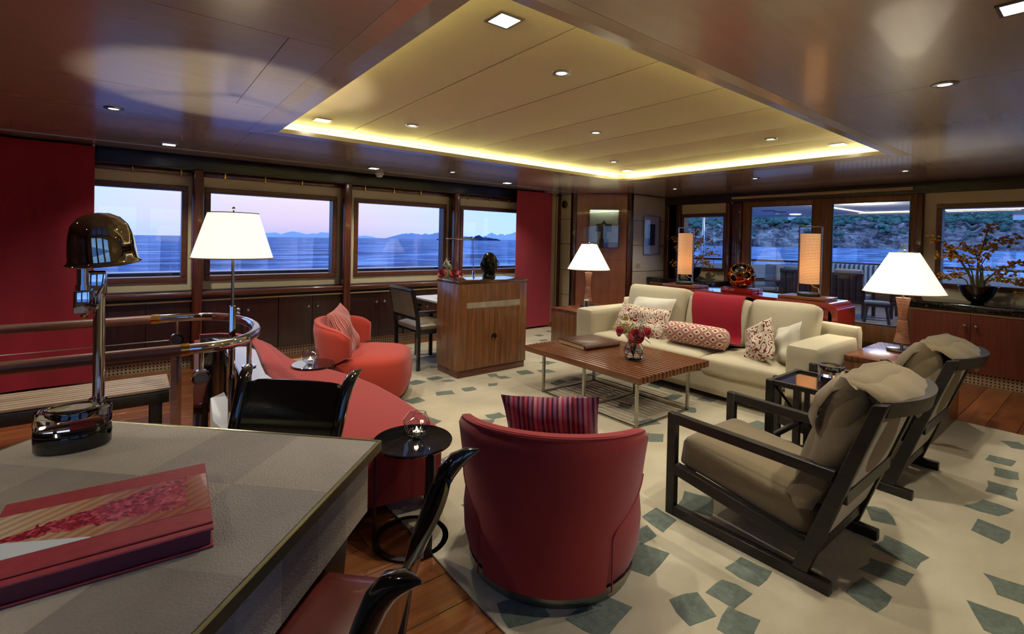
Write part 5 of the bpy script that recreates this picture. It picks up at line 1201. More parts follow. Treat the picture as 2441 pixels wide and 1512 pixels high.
tub_chair(1.575, 1.665, math.radians(-48), 'deep red tub chair seen from behind in the foreground', 'redcloth')
tub_chair(1.70, 4.36, math.radians(-124), 'coral red tub chair beside the window cabinets', 'redlight')
SA = stripes('berry_stripes', [(0, S(96, 20, 36)), (.12, S(150, 96, 118)), (.20, S(70, 14, 30)), (.30, S(140, 84, 110)), (.42, S(150, 30, 44)), (.50, S(164, 110, 120)), (.62, S(84, 16, 34)), (.70, S(130, 76, 110)), (.82, S(60, 14, 34)), (.9, S(158, 60, 72))], axis=0, scale=8)
SB = stripes('salmon_stripes', [(0, S(142, 50, 48)), (.30, S(206, 132, 120)), (.55, S(96, 28, 34)), (.66, S(196, 116, 106)), (.80, S(120, 36, 40)), (.90, S(212, 140, 126))], axis=0, scale=20)
cushion((1.735, 1.835, .505), (.72, .66, .42), .50, .46, .14, SA, 'berry striped cushion in the foreground tub chair', -.06, 7)
cushion((1.53, 4.42, .63), (.80, -.55, .40), .46, .46, .14, SB, 'salmon striped cushion in the far tub chair', .10, 8)

# curved red sofa round the stair end with its black ledge
OUT = [(1.36, 2.33), (1.39, 2.6), (1.40, 2.94), (1.385, 3.25), (1.34, 3.55), (1.25, 3.85), (1.13, 4.15), (1.07, 4.41), (1.06, 4.75), (1.055, 5.04), (1.02, 5.3), (.90, 5.52), (.70, 5.62), (.48, 5.64)]
INN = [(.80, 2.42), (.78, 2.62), (.755, 2.9), (.725, 3.15), (.70, 3.42), (.72, 3.65), (.75, 3.92), (.775, 4.15), (.795, 4.40), (.80, 4.6), (.78, 4.78), (.72, 4.93), (.62, 5.02), (.48, 5.04)]
cs = thing('curved_sofa', 'curved red sofa wrapping round the stair end', 'sofa', (1.0, 3.6, .0)); c0 = Vector((1.0, 3.6))
def band(A_, B_, z0, z1, rad, name, m, parent):
    R = []
    for (ax, ay), (bx_, by) in zip(A_, B_):
        a = Vector((ax, ay))-c0; b_ = Vector((bx_, by))-c0; d = (b_-a).normalized()
        pts_ = [(a, z0), (a, z1-rad)]+[(a+d*rad*(1-math.cos(q)), z1-rad+rad*math.sin(q)) for q in (.5, 1.05, PI/2)]+[(b_-d*rad*(1-math.cos(q)), z1-rad+rad*math.sin(q)) for q in (PI/2, 1.05, .5)]+[(b_, z1-rad), (b_, z0)]
        R.append([(p.x, p.y, z) for p, z in pts_])
    return MB().rings(R).build(name, m, parent, ang=60)
band(INN, OUT, .09, .452, .035, 'seat', M['redcloth'], cs)
bi = INN[3:]; bo = [((Vector(i)+(Vector(o_)-Vector(i)).normalized()*.15).x, (Vector(i)+(Vector(o_)-Vector(i)).normalized()*.15).y) for i, o_ in zip(INN[3:], OUT[3:])]
band(bi, bo, .45, .585, .03, 'back', M['redcloth'], cs)
for x, y in ((1.33, 2.40), (.84, 2.48), (1.32, 3.4), (.80, 3.5), (1.0, 5.2)): MB().box((x-1-.025, y-3.6-.025, .0), (x-1+.025, y-3.6+.025, .095), bev=.003).build('foot', M['blackplain'], cs)
lg = thing('curved_ledge', 'glossy black curved ledge behind the red sofa back', 'ledge', (1.0, 3.6, 0))
li = [(.49, 3.22), (.53, 3.45), (.545, 3.62), (.55, 3.80), (.55, 4.0), (.545, 4.18), (.57, 4.35), (.585, 4.5), (.57, 4.62), (.53, 4.70), (.45, 4.75)]
lo_ = [(p[0]-.012, p[1]) for p in INN[3:]]
band(li, lo_, .0, .60, .012, 'body', pm('mirror_black_ledge', S(14, 16, 20), rough=.04, coat=1, spec=.9), lg)
MB().prism([(.44-1, 3.22-3.6), (.478-1, 3.20-3.6), (.535-1, 3.55-3.6), (.54-1, 4.1-3.6), (.44-1, 4.0-3.6), (.40-1, 3.5-3.6)], 0, .33, bev=.01).build('lower_step', M['white'], lg)

# round black side tables with faceted glass candle holders
def round_table(x, y, h, r, label, legs=(2.6, 2.6+2*PI/3, 2.6+4*PI/3)):
    t = thing('round_side_table', label, 'table', (x, y, .0125 if x > 1.3 else 0.0), 0, 'round black side tables')
    MB().lathe([(.001, h-.014), (r-.004, h-.014), (r, h-.010), (r, h-.003), (r-.003, h), (.001, h)], n=56).build('top', pm('black_marble_top', S(14, 14, 15), S(40, 40, 42), scale=6, stretch=(1, 6, 1), rough=.06, coat=1, lo=.55, hi=.9), t)
    for a in legs:
        q = r*.92; o = MB().box((-.006, -.019, .012), (.006, .019, h-.014), bev=.001, seg=1).build('leg', M['blackplain'], t, smooth=False); o.location = (q*math.cos(a), q*math.sin(a), 0); o.rotation_euler = (0, 0, a)
    n = 40; R = []
    for i in range(n): a = 2*PI*i/n; R.append([(q*math.cos(a), q*math.sin(a), z) for q, z in ((r*.95, 0), (r*.95, .012), (r*.80, .012), (r*.80, 0))])
    MB().rings(R, loop=True).build('base_ring', M['blackplain'], t)
    return t
round_table(1.10, 2.165, .50, .195, 'round black side table at the near end of the red sofa')
round_table(1.15, 4.02, .47, .165, 'round black side table beside the far red tub chair', (-.85, 0, .85))
def dodeca(r):
    bm = bmesh.new(); bmesh.ops.create_icosphere(bm, subdivisions=1, radius=1.0); ctr = [f.calc_center_median().normalized()*r for f in bm.faces]; vd = [v_.co.normalized() for v_ in bm.verts]; bm.free()
    m = bmesh.new(); V = [m.verts.new(c) for c in ctr]; bmesh.ops.convex_hull(m, input=V); bmesh.ops.dissolve_limit(m, angle_limit=.05, verts=m.verts, edges=m.edges); return m
def candle_holder(x, y, z, r, tilt, label, glitter):
    t = thing('candle_holder', label, 'candle holder', (x, y, z), 0, 'faceted glass candle holders')
    bm = dodeca(r); bmesh.ops.rotate(bm, verts=bm.verts, cent=(0, 0, 0), matrix=Matrix.Rotation(math.radians(tilt[0]), 3, 'X') @ Matrix.Rotation(math.radians(tilt[1]), 3, 'Y'))
    zm = min(v_.co.z for v_ in bm.verts); bmesh.ops.translate(bm, vec=(0, 0, -zm), verts=bm.verts)
    fcs_ = sorted(bm.faces, key=lambda f: -f.calc_center_median().z); bmesh.ops.delete(bm, geom=[fcs_[0]], context='FACES')
    cz = -zm
    o = MB().merge(bm).build('glass', M['thinglass'], t, smooth=False)
    fr = MB(); ed = set()
    for p in o.data.edges:
        a, b_ = (o.data.vertices[i].co for i in p.vertices); fr.cyl(a, b_, .0012, n=5)
    fr.build('seams', M['chrome'], t)
    if glitter:
        gl = MB(); rnd = random.Random(4)
        for k in range(110):
            a = rnd.uniform(0, 6.28); q = rnd.uniform(0, r*.62); gl.sphere((q*math.cos(a), q*math.sin(a), rnd.uniform(.006, r*.55)), rnd.uniform(.002, .004), 5, 3)
        gl.build('glitter', M['chrome'], t)['kind'] = 'stuff'
    c = MB().cyl((0, 0, .012), (0, 0, .030), .019, n=16).build('candle', M['linen_smooth'], t)
    MB().lathe([(.0005, .030), (.004, .036), (.005, .041), (.003, .048), (.0004, .055)], n=10).build('flame', emis('candle_flame', (1, .72, .35, 1), 14), c)
    lamp(t, (0, 0, .05), 'POINT', .25, (1, .7, .4), size=.01)
M['thinglass'] = pane('thin_tinted_glass', (.86, .88, .92, 1))
candle_holder(1.125, 2.175, .5005, .070, (37.4, 8), 'faceted glass candle holder with dark glitter on the near side table', True)
candle_holder(1.13, 4.04, .4705, .070, (37.4, 40), 'faceted clear glass candle holder on the far side table', False)

# ================================================================== stair rail, bench, floor lamp
hr = thing('handrail', 'wooden stair handrail with chrome bend and posts', 'railing', (.2, 3.55, 0)); c0r = Vector((.2, 3.55, 0)); RZ = .90
YF, YN = 4.12, 2.97
bend = []
for k in range(0, 19):
    a = PI/2-PI*k/18; bend.append(Vector((.30+.33*math.cos(a)*(1.0), (YF+YN)/2+(YF-YN)/2*math.sin(a), RZ)))
def seg(name, P, r, m): return MB().tube([tuple(Vector(p)-c0r) for p in P], r, n=18).build(name, m, hr, ang=50)
RW = wood('oiled_mahogany_rail', S(74, 40, 27), S(108, 62, 42), axis=0, rough=.42)
seg('wood_rail', [(-2.2, YF, RZ), (-1, YF, RZ), (.10, YF, RZ)], .0285, RW); seg('wood_rail', [(-2.2, YN, RZ), (-1, YN, RZ), (.195, YN, RZ)], .0285, RW)
seg('brass_collar', [(.10, YF, RZ), (.145, YF, RZ)], .0305, M['gold']); seg('brass_collar', [(.195, YN, RZ), (.232, YN, RZ)], .0305, M['gold'])
for x, y in ((.108, YF), (.122, YF), (.136, YF), (.203, YN), (.214, YN), (.225, YN)): seg('collar_ring', [(x-.003, y, RZ), (x+.003, y, RZ)], .0325, M['gold'])
seg('chrome_rail', [(.145, YF, RZ), (.30, YF, RZ)]+bend[1:4], .028, M['chrome']); seg('wood_bend', bend[3:8], .0284, M['mahog_y']); seg('chrome_collar', bend[7:10], .0290, M['chrome']); seg('wood_bend', bend[9:15], .0284, M['mahog_y'])
seg('chrome_rail', bend[14:]+[(.232, YN, RZ)], .028, M['chrome'])
def rail_post(x, y, zt, face):
    s_ = .04
    seg('post_stem', [(x, y, zt-.12), (x, y, zt-.02)], .012, M['chrome'])
    o = MB().box((x-.2-.032, y-3.55-.012, 0), (x-.2+.032, y-3.55+.012, zt-.165)).build('post_plate', M['chrome'], hr, smooth=False)
    o2 = MB().cyl((x-.2, y-3.55-.016, zt-.155), (x-.2, y-3.55+.016, zt-.155), .043, n=32).build('post_disc', M['chrome'], hr)
    MB().cyl((x-.2, y-3.55-.019, zt-.155), (x-.2, y-3.55-.0162, zt-.155), .031, .029, n=32).build('disc_inset', M['dark'] if face else M['steel'], hr)
    MB().cyl((x-.2, y-3.55-.016, .30), (x-.2, y-3.55-.0121, .30), .012, n=16).build('bolt', M['chrome'], hr)
    MB().cyl((x-.2, y-3.55-.016, zt-.30), (x-.2, y-3.55-.0121, zt-.30), .012, n=16).build('bolt', M['chrome'], hr)
rail_post(.245, YF, RZ, 1); rail_post(.285, YN, RZ, 0)
seg('end_post', [(.625, 3.66, .60), (.625, 3.66, RZ-.02)], .016, M['chrome']); seg('post_flange', [(.625, 3.66, .602), (.625, 3.66, .61)], .045, M['chrome'])
MB().tube([(-2.4, YF-3.55, .745), (.013, YF-3.55, .745)], .003, n=6).build('wire', M['steel'], hr); MB().tube([(-2.4, YN-3.55, .70), (.05, YN-3.55, .735)], .003, n=6).build('wire', M['steel'], hr) if False else None
MB().tube([(-.25, YN-3.55, .725), (.053, YN-3.55, .745)], .003, n=6).build('wire', M['steel'], hr) if False else None
MB().box((-2.0, YF-3.55+.02, .60), (.02, YF-3.55+.04, .66)).build('inner_rail', M['mahog_x'], hr, smooth=False) if False else None
bn = thing('slatted_bench', 'low dark bench topped with pale teak slats below the crimson curtain', 'bench', (-.6, 4.52, 0))
for i in range(8):
    y = -.25+i*.0535; MB().box((-1.2, y, .356), (.82, y+.033, .378), bev=.003, seg=1).build('slat', M['teakdeck'], bn, smooth=False)
MB().box((-1.2, -.26, .27), (.815, .18, .351), bev=.004).build('frame', M['blackwood'], bn)
for x in (-1.1, .74):
    for y in (-.22, .12): MB().box((x-.035, y-.035, 0), (x+.035, y+.035, .27), bev=.004).build('leg', M['blackwood'], bn)
fl = thing('floor_lamp', 'tall chrome floor lamp with glowing tapered white shade by the stair', 'lamp', (.485, 3.03+.37, 0))
MB().box((-.045, -.10, 0), (.045, .10, .02), bev=.004).build('base', M['chrome'], fl); MB().box((-.017, -.017, .02), (.017, .017, 1.055), bev=.003).build('column', M['chrome'], fl); MB().cyl((0, 0, 1.055), (0, 0, 1.40), .0085, n=14).build('pole', M['steel'], fl)
MB().sphere((.032, 0, 1.03), .011, 10, 8).sphere((.032, 0, 1.005), .011, 10, 8).build('clamp_knob', M['chrome'], fl)
MB().cyl((0, 0, 1.38), (0, 0, 1.41), .011, n=12).sphere((0, 0, 1.425), .024, 12, 8).build('bulb', emis('floor_lamp_bulb', (1, .9, .76, 1), 10), fl)
cone_shade(fl, .222, .138, 1.352, 1.627); MB().cyl((0, 0, 1.49), (0, 0, 1.627), .003, n=6).build('harp', M['steel'], fl)
lamp(fl, (0, 0, 1.466), 'POINT', 30, BULB, size=.012)

# ================================================================== foreground desk group
rz = math.radians(-45)
dk = thing('desk', 'large shagreen-topped desk with a bronze edge in the foreground', 'desk', (-.35, 1.452, 0), rz); W, D, H = .61, .90, .76
SH = [pm('shagreen_%d' % i, a, b_, scale=3, rough=.42, bump=.9, bscale=300, spec=.45, stretch=(1, 1, 1), bstretch=(1, .45, 1)) for i, (a, b_) in enumerate(((S(146, 136, 122), S(164, 153, 138)), (S(164, 153, 134), S(180, 168, 148)), (S(132, 121, 110), S(150, 139, 126))))]
ET = pm('antique_bronze_edge', S(140, 138, 104), rough=.3, metal=.85)
MB().box((-W+.012, -D+.012, H-.035), (W-.012, D-.012, H-.004)).build('core', M['blackwood'], dk, smooth=False)
rnd = random.Random(8); nx, ny = 4, 5
for i in range(nx):
    for j in range(ny):
        x0 = -W+.014+(2*W-.028)*i/nx; x1 = -W+.014+(2*W-.028)*(i+1)/nx; y0 = -D+.014+(2*D-.028)*j/ny; y1 = -D+.014+(2*D-.028)*(j+1)/ny
        MB().box((x0+.0004, y0+.0004, H-.004), (x1-.0004, y1-.0004, H-rnd.uniform(0, .0003))).build('veneer_tile', SH[(i*2+j+rnd.randint(0, 1)) % 3], dk, smooth=False)
for a, b_ in (((-W, -D, H-.036), (W, -D+.012, H+.001)), ((-W, D-.012, H-.036), (W, D, H+.001)), ((-W, -D+.012, H-.036), (-W+.012, D-.012, H+.001)), ((W-.012, -D+.012, H-.036), (W, D-.012, H+.001))): MB().box(a, b_, bev=.002, seg=1).build('edge_strip', ET, dk, smooth=False)
for i in range(10):
    y0 = -D+.04+(2*D-.08)*i/10; y1 = -D+.04+(2*D-.08)*(i+1)/10
    for sx in (-1, 1): MB().box((sx*(W-.045)-.012, y0+.0005, H-.24), (sx*(W-.045)+.012, y1-.0005, H-.036)).build('apron_panel', SH[(i+1) % 3], dk, smooth=False)
for i in range(6):
    x0 = -W+.06+(2*W-.12)*i/6; x1 = -W+.06+(2*W-.12)*(i+1)/6
    for sy in (-1, 1): MB().box((x0+.0005, sy*(D-.045)-.012, H-.24), (x1-.0005, sy*(D-.045)+.012, H-.036)).build('apron_panel', SH[i % 3], dk, smooth=False)
LB = pm('dark_brown_lacquer', S(42, 30, 22), rough=.3, coat=.3)
for sx in (-1, 1):
    for sy in (-1, 1):
        a = (sx*(W-.10), sy*(D-.20)); R = []
        for z, wx, wy in ((H-.24, .035, .085), (.35, .03, .06), (0, .018, .03)): R.append([(a[0]-wx, a[1]-wy, z), (a[0]+wx, a[1]-wy, z), (a[0]+wx, a[1]+wy, z), (a[0]-wx, a[1]+wy, z)])
        MB().rings(R).build('leg', LB, dk, smooth=False)
# boxed album on the desk
bx_ = thing('boxed_book', 'red boxed picture book with a printed cover on the desk', 'book', (-.045, 1.52, .7612), math.radians(-3)); w, d = .205, .19
RB = pm('red_bookcloth', S(132, 38, 44), S(146, 48, 52), scale=40, rough=.5); 
MB().box((-w-.006, -d-.008, 0), (w+.006, d, .005), bev=.001, seg=1).build('lower_cover', RB, bx_, smooth=False)
MB().box((-w, -d, .005), (w, d-.004, .040), bev=.001, seg=1).build('box', pm('dark_red_cloth', S(96, 26, 34), rough=.6), bx_, smooth=False)
MB().box((-w-.006, -d+.022, .040), (w+.006, d, .047), bev=.002, seg=1).build('lid', RB, bx_, smooth=False)
MB().box((-w-.006, -d-.008, .040), (w+.006, -d+.014, .047), bev=.003, seg=2).build('spine_ridge', RB, bx_, smooth=False)
def print_mat():
    # cover picture: pale deck boards on the left, pebbly heap of red blossom, warm floor on the right
    m, nt, b, out = new_mat('printed_cover_picture'); L = nt.links.new; setp(b, Roughness=.22); b.inputs['Coat Weight'].default_value = .5
    tc = nt.nodes.new('ShaderNodeTexCoord'); sp_ = nt.nodes.new('ShaderNodeSeparateXYZ'); L(tc.outputs['Object'], sp_.inputs[0])
    def M_(op, a, bb=None, cc=None):
        n = nt.nodes.new('ShaderNodeMath'); n.operation = op
        for i, v_ in enumerate((a, bb, cc)):
            if v_ is None: continue
            if isinstance(v_, (int, float)): n.inputs[i].default_value = v_
            else: L(v_, n.inputs[i])
        return n.outputs[0]
    X, Y = sp_.outputs[0], sp_.outputs[1]
    r = nt.nodes.new('ShaderNodeValToRGB'); L(M_('MULTIPLY_ADD', X, 2.4, .5), r.inputs[0]); e = r.color_ramp.elements; e[0].position = .0; e[0].color = S(196, 170, 140); e[1].position = 1.0; e[1].color = S(150, 70, 44); k = e.new(.35); k.color = S(184, 140, 104); k = e.new(.7); k.color = S(160, 84, 60)
    wv = nt.nodes.new('ShaderNodeTexWave'); wv.inputs['Scale'].default_value = 12; mp = nt.nodes.new('ShaderNodeMapping'); mp.inputs['Rotation'].default_value = (0, 0, .9); L(tc.outputs['Object'], mp.inputs[0]); L(mp.outputs[0], wv.inputs[0])
    a1 = nt.nodes.new('ShaderNodeMixRGB'); a1.blend_type = 'MULTIPLY'; a1.inputs[0].default_value = .35; L(r.outputs[0], a1.inputs[1]); L(wv.outputs[0], a1.inputs[2])
    # pale lower-left board
    lowl = M_('LESS_THAN', M_('ADD', M_('MULTIPLY', X, .45), Y), -.10)
    a2 = nt.nodes.new('ShaderNodeMixRGB'); L(M_('MULTIPLY', lowl, M_('LESS_THAN', X, -.02)), a2.inputs[0]); L(a1.outputs[0], a2.inputs[1]); a2.inputs[2].default_value = S(200, 206, 206)
    vo = nt.nodes.new('ShaderNodeTexVoronoi'); vo.inputs['Scale'].default_value = 110; L(tc.outputs['Object'], vo.inputs['Vector']); vr = nt.nodes.new('ShaderNodeValToRGB'); L(vo.outputs['Color'], vr.inputs[0]); e = vr.color_ramp.elements; e[0].color = S(70, 18, 30); e[1].color = S(196, 90, 100); k = e.new(.5); k.color = S(150, 34, 52)
    nz = nt.nodes.new('ShaderNodeTexNoise'); nz.inputs['Scale'].default_value = 45; L(tc.outputs['Object'], nz.inputs['Vector'])
    half = M_('MULTIPLY_ADD', X, .22, .052); dd = M_('ABSOLUTE', M_('SUBTRACT', Y, M_('MULTIPLY_ADD', X, .12, .012))); ins = M_('LESS_THAN', M_('ADD', dd, M_('MULTIPLY', M_('SUBTRACT', nz.outputs[0], .5), .05)), half)
    ins = M_('MULTIPLY', ins, M_('LESS_THAN', M_('ADD', X, M_('MULTIPLY', nz.outputs[0], .05)), .185))
    a3 = nt.nodes.new('ShaderNodeMixRGB'); L(ins, a3.inputs[0]); L(a2.outputs[0], a3.inputs[1]); L(vr.outputs[0], a3.inputs[2]); L(a3.outputs[0], b.inputs['Base Color']); return m
MB().box((-w-.004, -.095, .0471), (w+.004, .115, .0476)).build('cover_picture', print_mat(), bx_, smooth=False)
# helmet-shaped desk lamp
dl = thing('desk_lamp', 'chrome desk lamp with a helmet-shaped dome shade', 'lamp', (-.155, 2.205, .7612), math.radians(-6))
MB().lathe([(.001, 0), (.105, 0), (.111, .006), (.112, .05), (.111, .052), (.001, .052)], n=48, sx=.92, sy=.62).build('black_foot', M['blackglass'], dl)
ridged(MB(), .111, .0522, .075, sx=.92, sy=.62, n=5).build('ridged_band', M['blackglass'], dl)
MB().lathe([(.001, .0755), (.11, .0755), (.112, .085), (.112, .128), (.106, .134), (.082, .134), (.074, .118), (.05, .10), (.001, .098)], n=48, sx=.92, sy=.62).build('glass_body', M['clear'], dl)
MB().lathe([(.078, .1345), (.083, .138), (.104, .138), (.108, .1345)], n=48, sx=.92, sy=.62).build('chrome_rim', M['chrome'], dl) if False else MB().tube([(.080*.92*math.cos(2*PI*k/48), .080*.62*math.sin(2*PI*k/48), .135) for k in range(48)], .004, n=8, loop=True).build('chrome_rim', M['chrome'], dl)
px_, py_ = .062, .018
MB().cyl((px_, py_, .098), (px_, py_, .52), .017, n=24).build('pole', M['chrome'], dl); MB().lathe([(.018, .145), (.026, .147), (.026, .153), (.018, .156)], n=28, c=(px_, py_, 0)).build('pole_collar', M['chrome'], dl)
qx = px_-.042
MB().cyl((qx, py_-.01, .46), (qx, py_-.01, .65), .017, n=24).build('slide_pole', M['chrome'], dl)
br = MB().box((qx-.022, py_-.034, .455), (qx+.022, py_+.012, .535), bev=.006); br.build('clamp_block', M['chrome'], dl)
MB().box((qx+.012, py_-.012, .505), (px_+.02, py_+.012, .60), bev=.006).build('bracket', M['chrome'], dl)
MB().tube([(px_-.004, py_-.02, .51), (px_+.012, py_-.022, .55), (px_+.016, py_-.018, .585)], .005, n=8).build('bracket_lever', M['chrome'], dl)
MB().cyl((qx+.012, py_-.032, .485), (qx+.045, py_-.05, .478), .007, n=10).build('wing_screw', M['chrome'], dl); MB().sphere((qx+.004, py_-.012, .445), .010, 10, 8).build('end_stop', M['gold'], dl)
MB().cyl((qx, py_-.01, .535), (qx, py_-.01, .552), .021, n=20).build('slide_collar', M['chrome'], dl)
dome = [(.001, .175), (.03, .172), (.058, .158), (.078, .132), (.089, .095), (.094, .05), (.096, .015), (.100, .004), (.106, 0), (.104, -.002), (.094, .006), (.086, .094), (.074, .130), (.054, .154), (.001, .168)]
o = MB().lathe(dome, n=64).build('dome_shade', pm('dark_polished_nickel', S(150, 145, 132), rough=.035, metal=1.0), dl, ang=45); o.location = (px_+.012, py_+.0, .628); o.rotation_euler = (math.radians(6), math.radians(-5), 0)
# horned dining chairs
def horned_chair(x, y, rz, label):
    t = thing('horned_chair', label, 'chair', (x, y, 0), rz, 'black horned chairs at the desk')
    for s_ in (-1, 1):
        P = [(s_*.225, -.20, 0), (s_*.235, -.215, .25), (s_*.245, -.235, .45), (s_*.252, -.275, .60), (s_*.257, -.325, .735), (s_*.262, -.350, .79), (s_*.268, -.378, .825), (s_*.278, -.412, .845), (s_*.290, -.446, .853)]
        MB().tube(P, [.017, .020, .023, .025, .027, .029, .027, .019, .003], n=14).build('horned_post', M['black'], t, ang=60)
        MB().tube([(s_*.21, .20, 0), (s_*.215, .20, .42)], [.014, .022], n=4).build('front_leg', M['black'], t, ang=30)
        MB().box((s_*.225-.012, -.21, .40), (s_*.225+.012, .21, .435), bev=.003).build('side_rail', M['black'], t)
    R = []
    for z, y0 in ((.44, -.232), (.52, -.25), (.60, -.274), (.68, -.303), (.74, -.328), (.785, -.348), (.80, -.355)):
        row = []; k = 12
        for i in range(k+1):
            u = -1+2*i/k; zz = z-(.03*abs(u)**14 if z > .79 else 0); row.append((u*.250, y0-.03*(1-u*u), zz))
        back = [(px__, py__-.014, pz__) for px__, py__, pz__ in row[::-1]]; R.append(row+back)
    MB().rings(R).build('back_panel', M['black'], t, ang=40)
    MB().box((-.21, -.21, .395), (.21, .22, .425), bev=.004).build('seat_frame', M['black'], t)
    MB().soft((-.235, -.21, .425), (.235, .235, .475), .022, n=8, bulge=(0, 0, .02)).build('seat_pad', pm('oxblood_leather', S(84, 28, 22), S(98, 36, 28), scale=10, rough=.35, coat=.2), t)
    return t
horned_chair(.36, 2.175, math.radians(135), 'black lacquer horned chair on the far side of the desk'); horned_chair(.322, 1.322, math.radians(45), 'black lacquer horned chair at the right side of the desk')

# ================================================================== wall pieces and plants
u12v = Vector((u12.x, u12.y)); nrm = Vector((u12.y, -u12.x)); nrm = nrm if nrm.dot(Vector((-1, -1))) > 0 else -nrm
def on_diag(s_, off): p = Vector(P1)+u12v*s_+nrm*off; return (p.x, p.y)
L12 = (Vector(P2)-Vector(P1)).length; p = on_diag(.545, .012)
ar = thing('cross_sculpture_case', 'clear acrylic case holding a dark carved cross on the brown panel', 'artwork', (p[0], p[1], 1.39), math.atan2(u12v.y, u12v.x))
MB().box((-.25, -.012, 0), (.25, -.002, .67), bev=.002, seg=1).build('backboard', pm('pale_marble_board', S(176, 196, 198), S(200, 214, 212), scale=4, rough=.4, dist=2), ar, smooth=False)
ac = MB()
for a, b_ in (((-.262, -.09, 0), (-.25, 0, .68)), ((.25, -.09, 0), (.262, 0, .68)), ((-.25, -.09, .67), (.25, 0, .68)), ((-.25, -.09, 0), (.25, 0, .008))): ac.box(a, b_)
ac.build('acrylic_sides', M['clear'], ar, smooth=False); MB().box((-.25, -.09, .01), (.25, -.086, .668)).build('acrylic_front', M['glasspane'], ar, smooth=False)
cb = pm('carved_dark_iron', S(46, 42, 36), S(64, 58, 48), scale=20, rough=.6); cy0 = -.05
MB().box((-.075, cy0-.03, .012), (.075, cy0+.03, .16), bev=.004).build('block', cb, ar)
for sx in (-1, 1):
    MB().poly([(sx*.018, cy0-.012, .16), (sx*.055, cy0-.012, .16), (sx*.042, cy0-.012, .40), (sx*.018, cy0-.012, .40), (sx*.018, cy0+.012, .16), (sx*.055, cy0+.012, .16), (sx*.042, cy0+.012, .40), (sx*.018, cy0+.012, .40)], [(0, 1, 2, 3), (7, 6, 5, 4), (0, 4, 5, 1), (1, 5, 6, 2), (2, 6, 7, 3), (3, 7, 4, 0)]).build('upright', cb, ar, smooth=False)
    g_ = MB(); x0, x1 = .03, .135
    for z in (.29, .345, .40): g_.box((min(sx*x0, sx*x1), cy0-.010, z), (max(sx*x0, sx*x1), cy0+.010, z+.016))
    for k in range(5): xx_ = x0+(x1-x0-.012)*k/4; g_.box((min(sx*xx_, sx*(xx_+.012)), cy0-.010, .29), (max(sx*xx_, sx*(xx_+.012)), cy0+.010, .416))
    g_.build('grille_arm', cb, ar, smooth=False)
R = []
for k in range(13): a = PI*k/12; R.append([(q*math.cos(a), cy0+d_, .40+q*1.25*math.sin(a)) for q, d_ in ((.045, -.012), (.045, .012), (.018, .012), (.018, -.012))])
MB().rings(R).build('arch', cb, ar, ang=30); MB().cyl((0, cy0, .452), (0, cy0, .485), .014, .003, n=10).build('point', cb, ar)
sc_l = MB().box((-.24, -.075, .645), (.24, -.05, .655)).build('light_bar', emis('case_light', (1, .97, .6, 1), 5), ar, smooth=False)
fp = thing('framed_picture', 'small framed dark blue print with white mount on the grey panel', 'picture', (7.44, 5.368, 1.29), 0)
for a, b_ in (((-.235, -.025, 0), (-.22, 0, .70)), ((.22, -.025, 0), (.235, 0, .70)), ((-.22, -.025, 0), (.22, 0, .015)), ((-.22, -.025, .685), (.22, 0, .70))): MB().box(a, b_).build('frame_bar', M['steel'], fp, smooth=False)
MB().box((-.22, -.008, .015), (.22, -.002, .685)).build('mount', pm('white_mount', S(214, 216, 222), rough=.7), fp, smooth=False)
MB().box((-.105, -.0095, .16), (.105, -.0081, .55)).build('print', pm('dark_blue_print', S(20, 24, 52), S(70, 78, 110), scale=14, rough=.6, lo=.55, hi=.7, dist=2), fp, smooth=False)
MB().box((-.22, -.018, .015), (.22, -.016, .685)).build('glazing', M['glasspane'], fp, smooth=False)
spk = thing('wall_speaker', 'small square wall speaker high on the cream corner panel', 'speaker', (6.16, 6.31, 2.06), -PI/2)
MB().box((-.10, -.02, 0), (.10, 0, .19), bev=.006).build('plate', M['cream_trim'], spk)
o = MB().lathe([(.001, -.002), (.03, .0), (.045, .006), (.062, .012), (.068, .008), (.07, 0)], n=28).build('cone', M['black'], spk); o.location = (.01, -.021, .095); o.rotation_euler = (PI/2, 0, 0)
sw = thing('light_switch', 'double light switch plate on the grey panel', 'switch', (7.06, 5.368, 1.06)); MB().box((-.06, -.008, 0), (.06, 0, .09), bev=.003).build('plate', M['greypanel'], sw)
for sx in (-1, 1): MB().box((sx*.026-.02, -.012, .02), (sx*.026+.02, -.008, .07), bev=.002, seg=1).build('rocker', M['cream_trim'], sw, smooth=False)
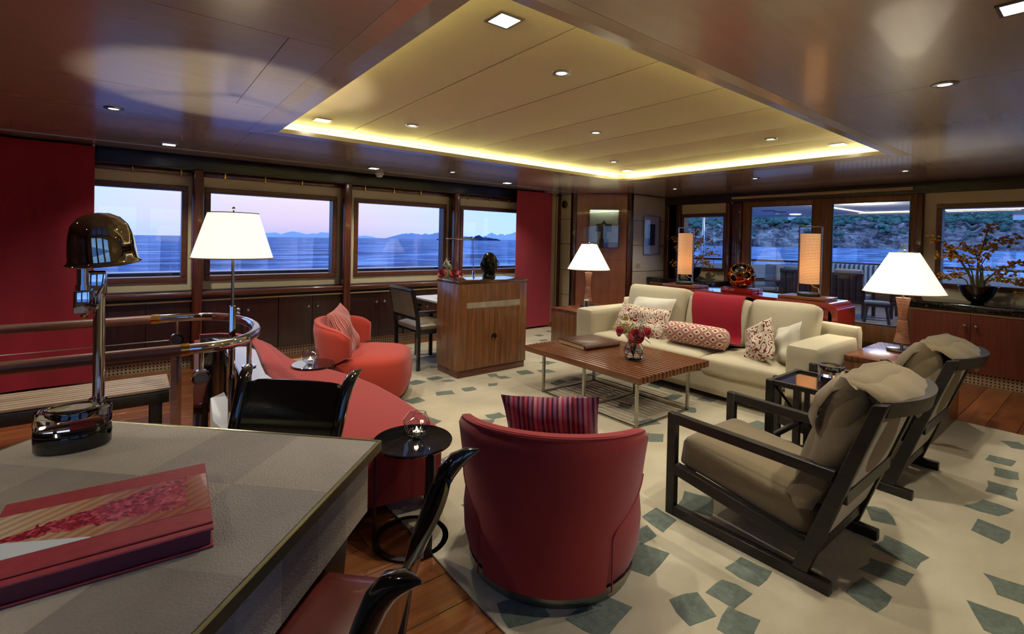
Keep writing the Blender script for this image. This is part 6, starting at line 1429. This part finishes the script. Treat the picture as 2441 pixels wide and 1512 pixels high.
# branches with yellow blossom
M['yel'] = pm('ochre_orchid_petals', S(150, 96, 20), S(206, 158, 40), scale=60, rough=.6); M['brownstem'] = pm('olive_cane', S(62, 62, 26), S(86, 78, 34), scale=12, rough=.5)
def bouquet(x, y, z, label, bowl_label, stems, seed, rb=.175, sc=1.0):
    b_ = thing('flower_bowl', bowl_label, 'bowl', (x, y, z), 0, 'black flower bowls')
    MB().lathe([(.001, 0), (.055, 0), (.06, .008), (.05, .014), (.085, .035), (.125, .085), (.155, .15), (rb, .20), (rb-.006, .203), (.145, .15), (.115, .09), (.07, .045), (.001, .035)], n=44).build('body', M['black'], b_)
    t = thing('flower_branches', label, 'flowers', (x, y, z+.04), 0, 'yellow flower branches in bowls'); rnd = random.Random(seed); bl = MB()
    for si, (P, r0, thick) in enumerate(stems):
        pts_ = [Vector(q)*sc for q in P]
        MB().tube(pts_, [r0*(1-.75*i/(len(pts_)-1)) for i in range(len(pts_))], n=8).build('cane', M['brownstem'], t)
        if thick: continue
        n = int(46*sc)
        for k in range(n):
            q = rnd.uniform(.42, 1.0)*(len(pts_)-1); i = min(int(q), len(pts_)-2); p = pts_[i].lerp(pts_[i+1], q-i)+Vector((rnd.gauss(0, .028), rnd.gauss(0, .035), rnd.gauss(0, .028)))
            for e in range(4):
                a = rnd.uniform(0, 6.28); d = Vector((math.cos(a)*.4, math.sin(a), rnd.uniform(-1, 1))).normalized()*.010; 
                bl.blob(Matrix.Translation(p+d) @ Matrix.Rotation(rnd.uniform(0, 3), 4, (rnd.random(), rnd.random(), rnd.random()+.1)) @ Matrix.Diagonal((.015, .011, .005, 1)))
    bl.build('blossoms', M['yel'], t)['kind'] = 'stuff'
st = [([(0, .02, 0), (0, .06, .25), (0, .14, .42), (-.02, .20, .55), (-.02, .34, .68), (-.02, .46, .72)], .016, 0), ([(0, .01, 0), (0, .05, .3), (0, .10, .45), (0, .22, .52), (0, .36, .50)], .009, 0), ([(0, 0, 0), (0, .01, .3), (0, .0, .5), (0, -.03, .62), (0, -.06, .78), (0, -.09, .86)], .014, 0),
      ([(0, -.01, 0), (0, -.02, .3), (-.01, .03, .55), (0, .15, .62)], .010, 0), ([(0, -.02, 0), (0, -.05, .22), (0, -.16, .36), (0, -.30, .44), (0, -.42, .45)], .013, 0), ([(0, -.02, 0), (0, -.06, .2), (0, -.16, .28), (0, -.28, .26), (0, -.36, .18)], .008, 0), ([(0, .02, 0), (0, .10, .22), (0, .2, .30), (0, .32, .24), (0, .4, .2)], .007, 0), ([(0, 0, 0), (0, -.02, .4), (0, -.08, .55), (0, -.2, .68), (0, -.34, .70)], .006, 0), ([(0, .0, 0), (0, .015, .22), (0, .012, .42)], .015, 1), ([(0, -.02, .0), (0, -.035, .2), (0, -.03, .4)], .02, 1), ([(0, .03, .0), (0, .05, .2), (0, .09, .36)], .018, 1)]
bouquet(7.52, 1.03, .8855, 'arching canes of small ochre blossom in front of the right aft window', 'black lacquer bowl on the right granite counter', st, 3)
bouquet(7.58, 4.62, .8855, 'arching canes of yellow blossom behind the left lantern lamp', 'black lacquer bowl behind the left lantern lamp', st, 8, sc=.95)
